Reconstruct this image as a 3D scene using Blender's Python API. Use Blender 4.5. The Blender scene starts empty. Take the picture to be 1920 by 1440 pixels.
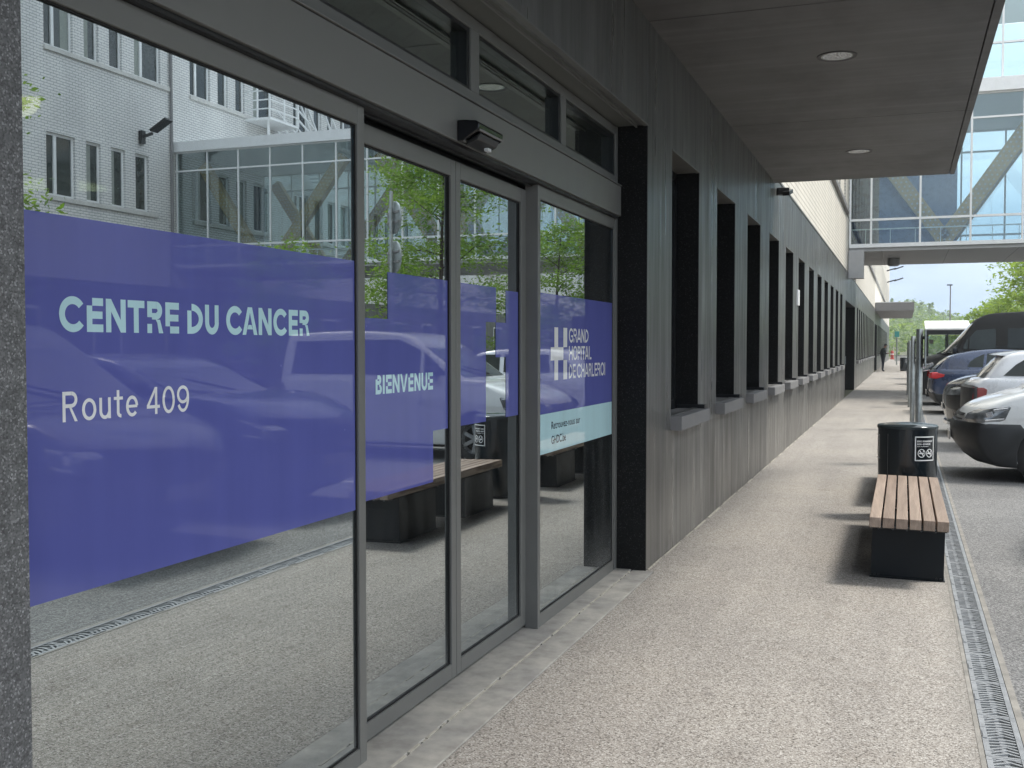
import bpy, bmesh, math, random
from mathutils import Vector, Matrix
R = math.radians
random.seed(7)
SC = bpy.context.scene
COL = SC.collection

# ------------------------------------------------------------------ camera
cam = bpy.data.objects.new("camera", bpy.data.cameras.new("camera"))
COL.objects.link(cam)
cam.data.sensor_fit = 'HORIZONTAL'; cam.data.sensor_width = 36.0
cam.data.lens = 36.0 * 2000.0 / 1920.0
cam.data.clip_start = 0.05; cam.data.clip_end = 5000
cam.location = (0, 0, 1.6)
cam.rotation_euler = (R(90 - 2.0045), 0, R(20.1418))
SC.camera = cam

# ------------------------------------------------------------------ world, sun, exposure
SUN_EL, SUN_AZ = 58.0, 22.0          # azimuth measured from +x towards +y
w = bpy.data.worlds.new("World"); SC.world = w; w.use_nodes = True
nt = w.node_tree; nt.nodes.clear()
sky = nt.nodes.new('ShaderNodeTexSky'); sky.sky_type = 'NISHITA'; sky.sun_disc = False
sky.sun_elevation = R(SUN_EL); sky.sun_rotation = R(90 - SUN_AZ)
sky.air_density = 1.0; sky.dust_density = 1.5; sky.ozone_density = 1.0
tc = nt.nodes.new('ShaderNodeTexCoord')
mp = nt.nodes.new('ShaderNodeMapping'); mp.inputs['Scale'].default_value = (1, 1, 2.6)
ns = nt.nodes.new('ShaderNodeTexNoise'); ns.inputs['Scale'].default_value = 2.3
ns.inputs['Detail'].default_value = 9; ns.inputs['Roughness'].default_value = 0.58
rp = nt.nodes.new('ShaderNodeValToRGB')
rp.color_ramp.elements[0].position = 0.26; rp.color_ramp.elements[0].color = (0, 0, 0, 1)
rp.color_ramp.elements[1].position = 0.50; rp.color_ramp.elements[1].color = (1, 1, 1, 1)
ns2 = nt.nodes.new('ShaderNodeTexNoise'); ns2.inputs['Scale'].default_value = 5; ns2.inputs['Detail'].default_value = 6
cr2 = nt.nodes.new('ShaderNodeValToRGB')
cr2.color_ramp.elements[0].position = 0.3; cr2.color_ramp.elements[0].color = (4.7, 5.5, 6.7, 1)
cr2.color_ramp.elements[1].position = 0.7; cr2.color_ramp.elements[1].color = (9.6, 9.75, 9.8, 1)
mx = nt.nodes.new('ShaderNodeMix'); mx.data_type = 'RGBA'
bg = nt.nodes.new('ShaderNodeBackground'); bg.inputs['Strength'].default_value = 0.15
out = nt.nodes.new('ShaderNodeOutputWorld')
L = nt.links.new
L(tc.outputs['Generated'], mp.inputs['Vector']); L(mp.outputs[0], ns.inputs['Vector']); L(mp.outputs[0], ns2.inputs['Vector'])
L(ns.outputs['Fac'], rp.inputs[0]); L(ns2.outputs['Fac'], cr2.inputs[0])
L(rp.outputs[0], mx.inputs['Factor']); L(sky.outputs[0], mx.inputs['A']); L(cr2.outputs[0], mx.inputs['B'])
sxy = nt.nodes.new('ShaderNodeSeparateXYZ'); L(tc.outputs['Generated'], sxy.inputs[0])
mrz = nt.nodes.new('ShaderNodeValToRGB'); mrz.color_ramp.elements.new(0.45)
for e_, (p_, c_) in zip(mrz.color_ramp.elements, ((0.02, (0.25, 0.31, 0.395, 1)), (0.35, (0.60, 0.62, 0.63, 1)), (0.85, (1.0, 0.985, 0.95, 1)))): e_.position = p_; e_.color = c_
L(sxy.outputs['Z'], mrz.inputs[0])
mxz = nt.nodes.new('ShaderNodeMix'); mxz.data_type = 'RGBA'; mxz.blend_type = 'MULTIPLY'; mxz.inputs['Factor'].default_value = 1.0
L(mx.outputs['Result'], mxz.inputs['A']); L(mrz.outputs[0], mxz.inputs['B'])
L(mxz.outputs['Result'], bg.inputs['Color']); L(bg.outputs[0], out.inputs[0])

sun = bpy.data.objects.new("sun", bpy.data.lights.new("sun", 'SUN')); COL.objects.link(sun)
sun.data.energy = 1.5; sun.data.angle = R(12); sun.data.color = (1.0, 0.95, 0.87)
sd = Vector((math.cos(R(SUN_EL)) * math.cos(R(SUN_AZ)), math.cos(R(SUN_EL)) * math.sin(R(SUN_AZ)), math.sin(R(SUN_EL))))
sun.rotation_euler = sd.to_track_quat('Z', 'Y').to_euler(); sun.location = (20, 8, 40)

vs = SC.view_settings
vs.view_transform = 'Standard'; vs.look = 'None'; vs.gamma = 1; vs.use_curve_mapping = False
vs.exposure = 1.15
SC.render.engine = 'CYCLES'
SC.cycles.use_denoising = True
SC.cycles.max_bounces = 8; SC.cycles.diffuse_bounces = 3; SC.cycles.glossy_bounces = 4
SC.cycles.transmission_bounces = 4; SC.cycles.transparent_max_bounces = 12
SC.cycles.caustics_reflective = False; SC.cycles.caustics_refractive = False
SC.cycles.sample_clamp_indirect = 6

# ------------------------------------------------------------------ materials
MATS = {}
def new_mat(name):
    m = bpy.data.materials.new(name); m.use_nodes = True
    return m, m.node_tree, m.node_tree.nodes['Principled BSDF']

def pos_vec(t, scale=(1, 1, 1), coord='pos'):
    mpn = t.nodes.new('ShaderNodeMapping'); mpn.inputs['Scale'].default_value = scale
    if coord == 'pos':
        g = t.nodes.new('ShaderNodeNewGeometry'); t.links.new(g.outputs['Position'], mpn.inputs['Vector'])
    else:
        g = t.nodes.new('ShaderNodeTexCoord'); t.links.new(g.outputs['Object'], mpn.inputs['Vector'])
    return mpn.outputs[0]

def noise(t, vec, scale, detail=4, rough=0.55):
    n = t.nodes.new('ShaderNodeTexNoise'); n.inputs['Scale'].default_value = scale
    n.inputs['Detail'].default_value = detail; n.inputs['Roughness'].default_value = rough
    t.links.new(vec, n.inputs['Vector']); return n.outputs['Fac']

def ramp(t, fac, stops):
    r = t.nodes.new('ShaderNodeValToRGB'); e = r.color_ramp.elements
    while len(e) < len(stops): e.new(0.5)
    for i, (p, c) in enumerate(stops):
        e[i].position = p; e[i].color = (c[0], c[1], c[2], 1) if not isinstance(c, (int, float)) else (c, c, c, 1)
    t.links.new(fac, r.inputs[0]); return r.outputs[0]

def mixc(t, fac, a, b, mode='MIX'):
    m = t.nodes.new('ShaderNodeMix'); m.data_type = 'RGBA'; m.blend_type = mode
    for s, v in (('Factor', fac), ('A', a), ('B', b)):
        if isinstance(v, (int, float)) and s == 'Factor': m.inputs[s].default_value = v
        elif isinstance(v, tuple): m.inputs[s].default_value = (v[0], v[1], v[2], 1)
        else: t.links.new(v, m.inputs[s])
    return m.outputs['Result']

def bump(t, b, h, strength=0.3, dist=0.01):
    n = t.nodes.new('ShaderNodeBump'); n.inputs['Strength'].default_value = strength; n.inputs['Distance'].default_value = dist
    t.links.new(h, n.inputs['Height']); t.links.new(n.outputs[0], b.inputs['Normal'])

def plain(name, col, rough=0.5, metal=0.0, spec=0.5, var=0.12, vscale=6.0, coat=0.0):
    m, t, b = new_mat(name)
    v = pos_vec(t, (1, 1, 1), 'obj')
    f = noise(t, v, vscale, 5)
    c = ramp(t, f, [(0.3, tuple(x * (1 - var) for x in col)), (0.7, tuple(min(1, x * (1 + var)) for x in col))])
    t.links.new(c, b.inputs['Base Color'])
    rr = ramp(t, f, [(0.3, rough * 0.85), (0.7, min(1, rough * 1.15))])
    t.links.new(rr, b.inputs['Roughness'])
    b.inputs['Metallic'].default_value = metal; b.inputs['Specular IOR Level'].default_value = spec
    if coat:
        b.inputs['Coat Weight'].default_value = coat; b.inputs['Coat Roughness'].default_value = 0.03
    MATS[name] = m; return m

def m_paving():
    m, t, b = new_mat('exposed_aggregate')
    v = pos_vec(t)
    vo = t.nodes.new('ShaderNodeTexVoronoi'); vo.inputs['Scale'].default_value = 150; t.links.new(v, vo.inputs['Vector'])
    sep = t.nodes.new('ShaderNodeSeparateColor'); t.links.new(vo.outputs['Color'], sep.inputs[0])
    stones = ramp(t, sep.outputs[0], [(0.0, (0.09, 0.081, 0.072)), (0.14, (0.22, 0.20, 0.178)), (0.35, (0.375, 0.347, 0.316)), (0.75, (0.45, 0.421, 0.387)), (1.0, (0.66, 0.64, 0.605))])
    edge = ramp(t, vo.outputs['Distance'], [(0.40, 0.0), (0.85, 0.85)])
    c = mixc(t, edge, stones, (0.29, 0.27, 0.25))
    big = ramp(t, noise(t, v, 0.55, 7, 0.62), [(0.30, (0.83, 0.825, 0.825)), (0.5, (0.96, 0.955, 0.95)), (0.68, (1.03, 1.015, 0.99))])
    c = mixc(t, 1.0, c, big, 'MULTIPLY')
    blot = ramp(t, noise(t, v, 4.5, 6, 0.68), [(0.27, (0.84, 0.82, 0.80)), (0.44, (1, 1, 1)), (0.66, (1, 1, 1)), (0.78, (1.14, 1.12, 1.08))])
    c = mixc(t, 1.0, c, blot, 'MULTIPLY')
    # long tread-worn lanes along the pavement
    lane = ramp(t, noise(t, pos_vec(t, (2.2, 0.16, 1)), 1.0, 4, 0.6), [(0.34, (0.88, 0.875, 0.87)), (0.62, (1.03, 1.025, 1.01))])
    c = mixc(t, 1.0, c, lane, 'MULTIPLY')
    # trodden gum spots and small pale patches
    sp = t.nodes.new('ShaderNodeTexVoronoi'); sp.inputs['Scale'].default_value = 1.9; t.links.new(v, sp.inputs['Vector'])
    spot = ramp(t, sp.outputs['Distance'], [(0.028, 0.5), (0.05, 0.0)])
    c = mixc(t, spot, c, (0.17, 0.155, 0.145))
    # cross joints and dirt collected along both edges
    g = t.nodes.new('ShaderNodeNewGeometry'); sx = t.nodes.new('ShaderNodeSeparateXYZ'); t.links.new(g.outputs['Position'], sx.inputs[0])
    ad = t.nodes.new('ShaderNodeMath'); ad.operation = 'ADD'; ad.inputs[1].default_value = 0.75; t.links.new(sx.outputs['Y'], ad.inputs[0])
    dv = t.nodes.new('ShaderNodeMath'); dv.operation = 'MULTIPLY'; dv.inputs[1].default_value = 1 / 4.1; t.links.new(ad.outputs[0], dv.inputs[0])
    fr = t.nodes.new('ShaderNodeMath'); fr.operation = 'FRACT'; t.links.new(dv.outputs[0], fr.inputs[0])
    jn = ramp(t, fr.outputs[0], [(0.0, 0.55), (0.0016, 0.55), (0.0022, 0.0)])
    c = mixc(t, jn, c, (0.20, 0.185, 0.165))
    ln = t.nodes.new('ShaderNodeMath'); ln.operation = 'MULTIPLY_ADD'; t.links.new(noise(t, v, 6, 4), ln.inputs[0]); ln.inputs[1].default_value = -0.28; t.links.new(sx.outputs['X'], ln.inputs[2])
    dirt = ramp(t, ln.outputs[0], [(-0.0, 0.0), (0.06, 0.0), (0.20, 0.45)])
    c = mixc(t, dirt, c, (0.22, 0.21, 0.19))
    t.links.new(c, b.inputs['Base Color']); b.inputs['Roughness'].default_value = 0.85
    b.inputs['Specular IOR Level'].default_value = 0.3
    bump(t, b, vo.outputs['Distance'], 0.35, 0.003)
    MATS['paving'] = m
def m_asphalt():
    m, t, b = new_mat('asphalt')
    v = pos_vec(t)
    vo = t.nodes.new('ShaderNodeTexVoronoi'); vo.inputs['Scale'].default_value = 120; t.links.new(v, vo.inputs['Vector'])
    sep = t.nodes.new('ShaderNodeSeparateColor'); t.links.new(vo.outputs['Color'], sep.inputs[0])
    c = ramp(t, sep.outputs[0], [(0.0, (0.10, 0.10, 0.10)), (0.5, (0.19, 0.19, 0.188)), (1.0, (0.36, 0.355, 0.35))])
    big = ramp(t, noise(t, v, 0.7, 6, 0.6), [(0.3, (0.72, 0.72, 0.73)), (0.7, (1.08, 1.07, 1.05))])
    c = mixc(t, 1.0, c, big, 'MULTIPLY')
    t.links.new(c, b.inputs['Base Color']); b.inputs['Roughness'].default_value = 0.8
    bump(t, b, vo.outputs['Distance'], 0.5, 0.004)
    MATS['asphalt'] = m
def m_concrete():
    m, t, b = new_mat('smooth_concrete')
    v = pos_vec(t)
    c = ramp(t, noise(t, v, 7, 8, 0.65), [(0.3, (0.30, 0.29, 0.27)), (0.55, (0.46, 0.445, 0.41)), (0.75, (0.58, 0.555, 0.50))])
    c2 = ramp(t, noise(t, v, 1.7, 4), [(0.35, (0.7, 0.7, 0.72)), (0.65, (1.05, 1.03, 1.0))])
    c = mixc(t, 1.0, c, c2, 'MULTIPLY')
    t.links.new(c, b.inputs['Base Color']); b.inputs['Roughness'].default_value = 0.75
    bump(t, b, noise(t, v, 60, 4), 0.2, 0.003)
    MATS['concrete'] = m
def m_cladding():
    m, t, b = new_mat('dark_cladding')
    v = pos_vec(t, (7, 7, 0.5))
    v2 = pos_vec(t, (60, 60, 0.6))
    v3 = pos_vec(t)
    st = mixc(t, 0.72, noise(t, v, 1.0, 8, 0.72), noise(t, pos_vec(t, (2.1, 2.1, 0.35)), 1.0, 6, 0.65))
    fine = noise(t, v2, 1.0, 3)
    base = ramp(t, st, [(0.30, (0.064, 0.065, 0.063)), (0.5, (0.098, 0.099, 0.096)), (0.70, (0.160, 0.161, 0.155))])
    dust = ramp(t, st, [(0.30, (0.085, 0.081, 0.075)), (0.5, (0.135, 0.130, 0.121)), (0.70, (0.235, 0.226, 0.212))])
    g = t.nodes.new('ShaderNodeNewGeometry'); sx = t.nodes.new('ShaderNodeSeparateXYZ'); t.links.new(g.outputs['Position'], sx.inputs[0])
    ma = t.nodes.new('ShaderNodeMath'); ma.operation = 'MULTIPLY_ADD'; t.links.new(fine, ma.inputs[0]); ma.inputs[1].default_value = 0.5
    t.links.new(sx.outputs['Z'], ma.inputs[2])
    hz = ramp(t, ma.outputs[0], [(0.0, 1.0), (0.9, 0.85), (1.0, 0.35)])
    mr = t.nodes.new('ShaderNodeMapRange'); mr.inputs['From Min'].default_value = 0.15; mr.inputs['From Max'].default_value = 2.4
    mr.inputs['To Min'].default_value = 1.0; mr.inputs['To Max'].default_value = 0.0
    t.links.new(ma.outputs[0], mr.inputs['Value'])
    c = mixc(t, mr.outputs[0], base, dust)
    mot = ramp(t, noise(t, pos_vec(t, (1, 1, .8)), 2.6, 8, 0.7), [(0.30, (0.80, 0.81, 0.82)), (0.5, (1, 1, 1)), (0.72, (1.18, 1.19, 1.19))])
    c = mixc(t, 1.0, c, mot, 'MULTIPLY')
    # pale run-off streaks under the sills
    run = ramp(t, noise(t, pos_vec(t, (14, 14, 0.08)), 1.0, 4, 0.7), [(0.60, 0.0), (0.72, 0.55)])
    c = mixc(t, run, c, (0.24, 0.235, 0.225))
    t.links.new(c, b.inputs['Base Color'])
    rr = ramp(t, noise(t, v, 1.3, 4), [(0.3, 0.24), (0.7, 0.50)])
    t.links.new(rr, b.inputs['Roughness']); b.inputs['Specular IOR Level'].default_value = 0.55
    bump(t, b, noise(t, v3, 3.5, 4), 0.06, 0.02)
    MATS['cladding'] = m
def m_soffit():
    m, t, b = new_mat('board_marked_soffit')
    v = pos_vec(t, (0.30, 7, 1))
    st = noise(t, v, 1.0, 9, 0.68)
    c = ramp(t, st, [(0.25, (0.112, 0.110, 0.108)), (0.55, (0.142, 0.140, 0.137)), (0.78, (0.195, 0.192, 0.188))])
    pat = ramp(t, noise(t, pos_vec(t, (1, .6, 1)), 0.9, 7, .62), [(0.32, (0.60, 0.58, 0.57)), (0.5, (0.97, 0.965, 0.96)), (0.72, (1.22, 1.22, 1.22))])
    c = mixc(t, 1.0, c, pat, 'MULTIPLY')
    mk = ramp(t, noise(t, pos_vec(t, (0.8, 30, 1)), 1.0, 3, .7), [(0.70, 0.0), (0.76, 0.35)])
    c = mixc(t, mk, c, (0.26, 0.255, 0.25))
    t.links.new(c, b.inputs['Base Color']); b.inputs['Roughness'].default_value = 0.6
    MATS['soffit'] = m
def m_granite(name, stops, scale=170):
    m, t, b = new_mat(name)
    v = pos_vec(t)
    vo = t.nodes.new('ShaderNodeTexVoronoi'); vo.inputs['Scale'].default_value = scale; t.links.new(v, vo.inputs['Vector'])
    sep = t.nodes.new('ShaderNodeSeparateColor'); t.links.new(vo.outputs['Color'], sep.inputs[0])
    c = ramp(t, sep.outputs[0], stops)
    c2 = ramp(t, noise(t, v, 40, 5), [(0.3, (0.7, 0.7, 0.7)), (0.7, (1.1, 1.1, 1.1))])
    c = mixc(t, 1.0, c, c2, 'MULTIPLY')
    t.links.new(c, b.inputs['Base Color']); b.inputs['Roughness'].default_value = 0.6; b.inputs['Specular IOR Level'].default_value = 0.25
    MATS[name] = m
def m_brick(name, c1, c2, mortar):
    m, t, b = new_mat(name)
    g = t.nodes.new('ShaderNodeNewGeometry'); sx = t.nodes.new('ShaderNodeSeparateXYZ'); t.links.new(g.outputs['Position'], sx.inputs[0])
    ad = t.nodes.new('ShaderNodeMath'); ad.operation = 'ADD'; t.links.new(sx.outputs['X'], ad.inputs[0]); t.links.new(sx.outputs['Y'], ad.inputs[1])
    cb = t.nodes.new('ShaderNodeCombineXYZ'); t.links.new(ad.outputs[0], cb.inputs['X']); t.links.new(sx.outputs['Z'], cb.inputs['Y'])
    br = t.nodes.new('ShaderNodeTexBrick'); t.links.new(cb.outputs[0], br.inputs['Vector'])
    br.inputs['Scale'].default_value = 1.0; br.inputs['Brick Width'].default_value = 0.30; br.inputs['Row Height'].default_value = 0.10
    br.inputs['Mortar Size'].default_value = 0.012; br.inputs['Mortar Smooth'].default_value = 0.1; br.inputs['Bias'].default_value = 0.0
    br.inputs['Color1'].default_value = (*c1, 1); br.inputs['Color2'].default_value = (*c2, 1); br.inputs['Mortar'].default_value = (*mortar, 1)
    st = ramp(t, noise(t, pos_vec(t, (1, 1, 0.35)), 1.1, 6), [(0.3, (0.86, 0.86, 0.85)), (0.7, (1.03, 1.02, 1.0))])
    c = mixc(t, 1.0, br.outputs['Color'], st, 'MULTIPLY')
    t.links.new(c, b.inputs['Base Color']); b.inputs['Roughness'].default_value = 0.8
    bump(t, b, br.outputs['Fac'], -0.5, 0.008)
    MATS[name] = m
def m_glass(name, tint, f0, f1, gcol=(0.95, 0.98, 0.97), wob=0.0, dust=False):
    m, t, b = new_mat(name); t.nodes.remove(b)
    o = t.nodes['Material Output']
    lw = t.nodes.new('ShaderNodeLayerWeight'); lw.inputs['Blend'].default_value = 0.5
    mr = t.nodes.new('ShaderNodeMapRange'); mr.inputs['From Min'].default_value = 0.0; mr.inputs['From Max'].default_value = 1.0
    mr.inputs['To Min'].default_value = f0; mr.inputs['To Max'].default_value = f1
    t.links.new(lw.outputs['Facing'], mr.inputs['Value'])
    tr = t.nodes.new('ShaderNodeBsdfTransparent'); tr.inputs[0].default_value = (*tint, 1)
    gl = t.nodes.new('ShaderNodeBsdfGlossy'); gl.inputs['Color'].default_value = (*gcol, 1); gl.inputs['Roughness'].default_value = 0.0
    if wob:
        bp = t.nodes.new('ShaderNodeBump'); bp.inputs['Strength'].default_value = wob; bp.inputs['Distance'].default_value = 0.02
        t.links.new(noise(t, pos_vec(t), 0.9, 1), bp.inputs['Height']); t.links.new(bp.outputs[0], gl.inputs['Normal'])
    ms = t.nodes.new('ShaderNodeMixShader'); t.links.new(mr.outputs[0], ms.inputs[0]); t.links.new(tr.outputs[0], ms.inputs[1]); t.links.new(gl.outputs[0], ms.inputs[2])
    res = ms.outputs[0]
    if dust:      # wiped dust and splash dirt near the foot of the pane
        df = t.nodes.new('ShaderNodeBsdfDiffuse'); df.inputs[0].default_value = (0.50, 0.50, 0.48, 1)
        g = t.nodes.new('ShaderNodeNewGeometry'); sx = t.nodes.new('ShaderNodeSeparateXYZ'); t.links.new(g.outputs['Position'], sx.inputs[0])
        foot = ramp(t, sx.outputs['Z'], [(0.08, 0.30), (0.22, 0.13), (0.45, 0.0)])
        sm = ramp(t, noise(t, pos_vec(t, (3, 3, 0.5)), 2.2, 8, 0.7), [(0.42, 0.008), (0.75, 0.07)])
        ft = t.nodes.new('ShaderNodeMath'); ft.operation = 'MULTIPLY'; t.links.new(foot, ft.inputs[0]); t.links.new(noise(t, pos_vec(t, (1, 2.5, 1)), 7, 6, .7), ft.inputs[1])
        sa = t.nodes.new('ShaderNodeMath'); sa.operation = 'ADD'; t.links.new(ft.outputs[0], sa.inputs[0]); t.links.new(sm, sa.inputs[1])
        m2 = t.nodes.new('ShaderNodeMixShader'); t.links.new(sa.outputs[0], m2.inputs[0]); t.links.new(res, m2.inputs[1]); t.links.new(df.outputs[0], m2.inputs[2]); res = m2.outputs[0]
    t.links.new(res, o.inputs[0]); MATS[name] = m
def m_film(name, col, rough=0.022, spec=0.65):
    m, t, b = new_mat(name)
    v = pos_vec(t, (1, 1, 0.12)); f = noise(t, v, 9, 4)
    sp = t.nodes.new('ShaderNodeTexVoronoi'); sp.inputs['Scale'].default_value = 7; t.links.new(pos_vec(t), sp.inputs['Vector'])
    c = ramp(t, f, [(0.3, tuple(x * 0.95 for x in col)), (0.7, tuple(min(1, x * 1.05) for x in col))])
    dirt = ramp(t, sp.outputs['Distance'], [(0.018, 0.45), (0.035, 0.0)])
    c = mixc(t, dirt, c, tuple(min(1, x * 1.3 + 0.12) for x in col))
    t.links.new(c, b.inputs['Base Color']); b.inputs['Roughness'].default_value = rough; b.inputs['Specular IOR Level'].default_value = spec
    MATS[name] = m
def m_wood():
    m, t, b = new_mat('weathered_hardwood')
    v = pos_vec(t, (26, 1.3, 26)); n0 = noise(t, v, 1.0, 3)
    wv = t.nodes.new('ShaderNodeTexWave'); wv.wave_type = 'BANDS'; wv.bands_direction = 'X'
    wv.inputs['Scale'].default_value = 5.0; wv.inputs['Distortion'].default_value = 9; wv.inputs['Detail'].default_value = 3; wv.inputs['Detail Scale'].default_value = 0.35
    t.links.new(pos_vec(t, (8, 0.8, 8)), wv.inputs['Vector'])
    c = ramp(t, wv.outputs['Fac'], [(0.0, (0.22, 0.155, 0.115)), (0.45, (0.39, 0.305, 0.245)), (1.0, (0.49, 0.405, 0.335))])
    c2 = ramp(t, n0, [(0.3, (0.72, 0.70, 0.69)), (0.7, (1.08, 1.06, 1.04))])
    c = mixc(t, 1.0, c, c2, 'MULTIPLY')
    oi = t.nodes.new('ShaderNodeObjectInfo')
    c3 = ramp(t, oi.outputs['Random'], [(0.0, (0.82, 0.78, 0.76)), (1.0, (1.1, 1.1, 1.1))])
    c = mixc(t, 1.0, c, c3, 'MULTIPLY')
    t.links.new(c, b.inputs['Base Color']); b.inputs['Roughness'].default_value = 0.62
    bump(t, b, wv.outputs['Fac'], 0.15, 0.002)
    MATS['wood'] = m
def m_leaf(name, c_lo, c_hi):
    m, t, b = new_mat(name); t.nodes.remove(b)
    o = t.nodes['Material Output']
    f = noise(t, pos_vec(t), 1.6, 4)
    fi = noise(t, pos_vec(t), 14, 2)
    c = ramp(t, f, [(0.32, c_lo), (0.68, c_hi)])
    c2 = ramp(t, fi, [(0.3, (0.7, 0.75, 0.7)), (0.7, (1.25, 1.2, 1.15))])
    c = mixc(t, 1.0, c, c2, 'MULTIPLY')
    d = t.nodes.new('ShaderNodeBsdfPrincipled'); t.links.new(c, d.inputs['Base Color']); d.inputs['Roughness'].default_value = 0.55
    tl = t.nodes.new('ShaderNodeBsdfTranslucent'); t.links.new(mixc(t, 1.0, c, (1.5, 1.6, 0.8), 'MULTIPLY'), tl.inputs[0])
    ms = t.nodes.new('ShaderNodeMixShader'); ms.inputs[0].default_value = 0.42
    t.links.new(d.outputs[0], ms.inputs[1]); t.links.new(tl.outputs[0], ms.inputs[2]); t.links.new(ms.outputs[0], o.inputs[0])
    MATS[name] = m
def m_emit(name, col, s):
    m, t, b = new_mat(name)
    b.inputs['Base Color'].default_value = (*col, 1); b.inputs['Emission Color'].default_value = (*col, 1); b.inputs['Emission Strength'].default_value = s
    MATS[name] = m

m_paving(); m_asphalt(); m_concrete(); m_cladding(); m_soffit(); m_wood()
m_granite('black_granite', [(0.0, 0.002), (0.6, 0.005), (0.9, 0.012), (1.0, 0.05)])
m_granite('grey_granite', [(0.0, 0.10), (0.5, 0.16), (0.85, 0.20), (1.0, 0.38)], 260)
m_brick('cream_brick', (0.78, 0.74, 0.66), (0.83, 0.79, 0.71), (0.50, 0.46, 0.39))
m_brick('white_brick', (0.80, 0.80, 0.79), (0.86, 0.86, 0.85), (0.40, 0.41, 0.42))
m_glass('door_glass', (0.46, 0.51, 0.50), 0.42, 0.74, (0.86, 0.93, 0.96), 0.012, True)
m_glass('transom_glass', (0.50, 0.58, 0.54), 0.30, 0.75, (0.86, 0.95, 0.90), 0.01, True)
m_glass('bridge_glass', (0.87, 0.935, 0.94), 0.08, 0.50, (0.92, 0.98, 1.0), 0.05)
m_glass('car_glass', (0.20, 0.24, 0.23), 0.10, 0.75)
m_glass('shelter_glass', (0.80, 0.86, 0.85), 0.12, 0.6)
m_film('purple_film', (0.125, 0.138, 0.42))
m_film('cyan_film', (0.58, 0.84, 0.88))
m_film('white_film', (0.90, 0.90, 0.89))
m_film('navy_ink', (0.012, 0.018, 0.05))
m_leaf('tree_leaf', (0.10, 0.19, 0.030), (0.22, 0.33, 0.055))
m_leaf('far_leaf', (0.15, 0.24, 0.045), (0.30, 0.38, 0.09))
m_leaf('hill_leaf', (0.10, 0.165, 0.085), (0.30, 0.36, 0.16))
plain('alu', (0.17, 0.17, 0.16), 0.40, 0.0, var=0.05)
plain('dark_alu', (0.016, 0.017, 0.018), 0.35, 0.1)
plain('black', (0.008, 0.008, 0.009), 0.45)
plain('gloss_black', (0.006, 0.006, 0.008), 0.16)
plain('rubber', (0.012, 0.012, 0.012), 0.8)
plain('white_metal', (0.87, 0.88, 0.88), 0.4, var=0.04)
plain('edge_concrete', (0.27, 0.255, 0.23), 0.85, var=.3, vscale=8)
plain('deck_grey', (0.42, 0.42, 0.42), 0.55, var=0.06)
plain('soft_grey', (0.23, 0.225, 0.225), 0.55, var=0.06)
plain('bench_metal', (0.006, 0.009, 0.012), 0.45, 0.0, spec=0.25)
plain('bin_metal', (0.010, 0.015, 0.019), 0.20, 0.0, coat=0.4)
plain('bin_top', (0.045, 0.058, 0.062), 0.12, 0.3)
plain('galv', (0.42, 0.45, 0.45), 0.38, 0.7, var=0.2, vscale=14)
plain('grate_iron', (0.30, 0.31, 0.32), 0.55, 0.3, var=0.2, vscale=10)
plain('bark', (0.055, 0.042, 0.032), 0.9, var=0.35, vscale=12)
plain('bronze', (0.40, 0.265, 0.075), 0.5, 0.2, var=0.15)
plain('mortar', (0.46, 0.43, 0.37), 0.9, var=.25, vscale=20)
plain('wall_white', (0.62, 0.61, 0.58), 0.8)
plain('hall_dark', (0.13, 0.135, 0.125), 0.7)
plain('hall_wood', (0.11, 0.088, 0.055), 0.6)
plain('hall_mat', (0.045, 0.046, 0.05), 0.95)
plain('mat_rail', (0.60, 0.61, 0.62), 0.5, 0.3)
plain('hall_ceiling', (0.22, 0.225, 0.21), 0.8)
plain('red', (0.42, 0.03, 0.02), 0.5)
plain('teal', (0.05, 0.30, 0.28), 0.5)
plain('skin', (0.32, 0.19, 0.14), 0.6)
plain('jacket', (0.011, 0.016, 0.015), 0.85)
plain('trousers', (0.010, 0.013, 0.022), 0.85)
plain('hair', (0.012, 0.009, 0.007), 0.7)
plain('paint_white', (0.74, 0.76, 0.76), 0.30, coat=0.8, var=0.03)
plain('paint_silver', (0.66, 0.68, 0.71), 0.30, 0.1, coat=0.8, var=0.03)
plain('paint_black', (0.012, 0.012, 0.013), 0.25, coat=0.9)
plain('paint_blue', (0.028, 0.048, 0.105), 0.28, 0.3, coat=0.9)
plain('paint_graphite', (0.018, 0.019, 0.020), 0.5, 0.0, spec=0.3)
plain('screen_pane', (0.05, 0.055, 0.05), 0.06, spec=1.0, var=.3)
plain('bumper_black', (0.018, 0.020, 0.022), 0.5)
plain('rim', (0.40, 0.41, 0.42), 0.3, 0.8)
plain('lamp_lens', (0.16, 0.17, 0.175), 0.06, 0.3, var=0.6, vscale=11, coat=1.0)
plain('lamp_chrome', (0.75, 0.76, 0.77), 0.12, 0.9)
plain('tail_red', (0.22, 0.008, 0.012), 0.10, coat=0.8)
plain('tail_bright', (0.55, 0.02, 0.02), 0.12, coat=0.8)
plain('plate', (0.74, 0.72, 0.70), 0.5)
plain('earth', (0.10, 0.10, 0.05), 0.95)
plain('win_dark', (0.030, 0.040, 0.037), 0.06, spec=0.9)
plain('car_pane', (0.020, 0.028, 0.026), 0.05, spec=0.35, var=.4, vscale=2.5)
plain('black_pane', (0.005, 0.006, 0.007), 0.08, spec=0.5)
plain('edge_glass', (0.62, 0.74, 0.68), 0.3)
plain('curtain', (0.30, 0.33, 0.30), 0.8)
m_emit('ceiling_glow', (1.0, 0.85, 0.50), 1.7)
mr_, tr_, br_ = new_mat('reflector')
vr_ = tr_.nodes.new('ShaderNodeTexVoronoi'); vr_.inputs['Scale'].default_value = 60; tr_.links.new(pos_vec(tr_), vr_.inputs['Vector'])
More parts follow.
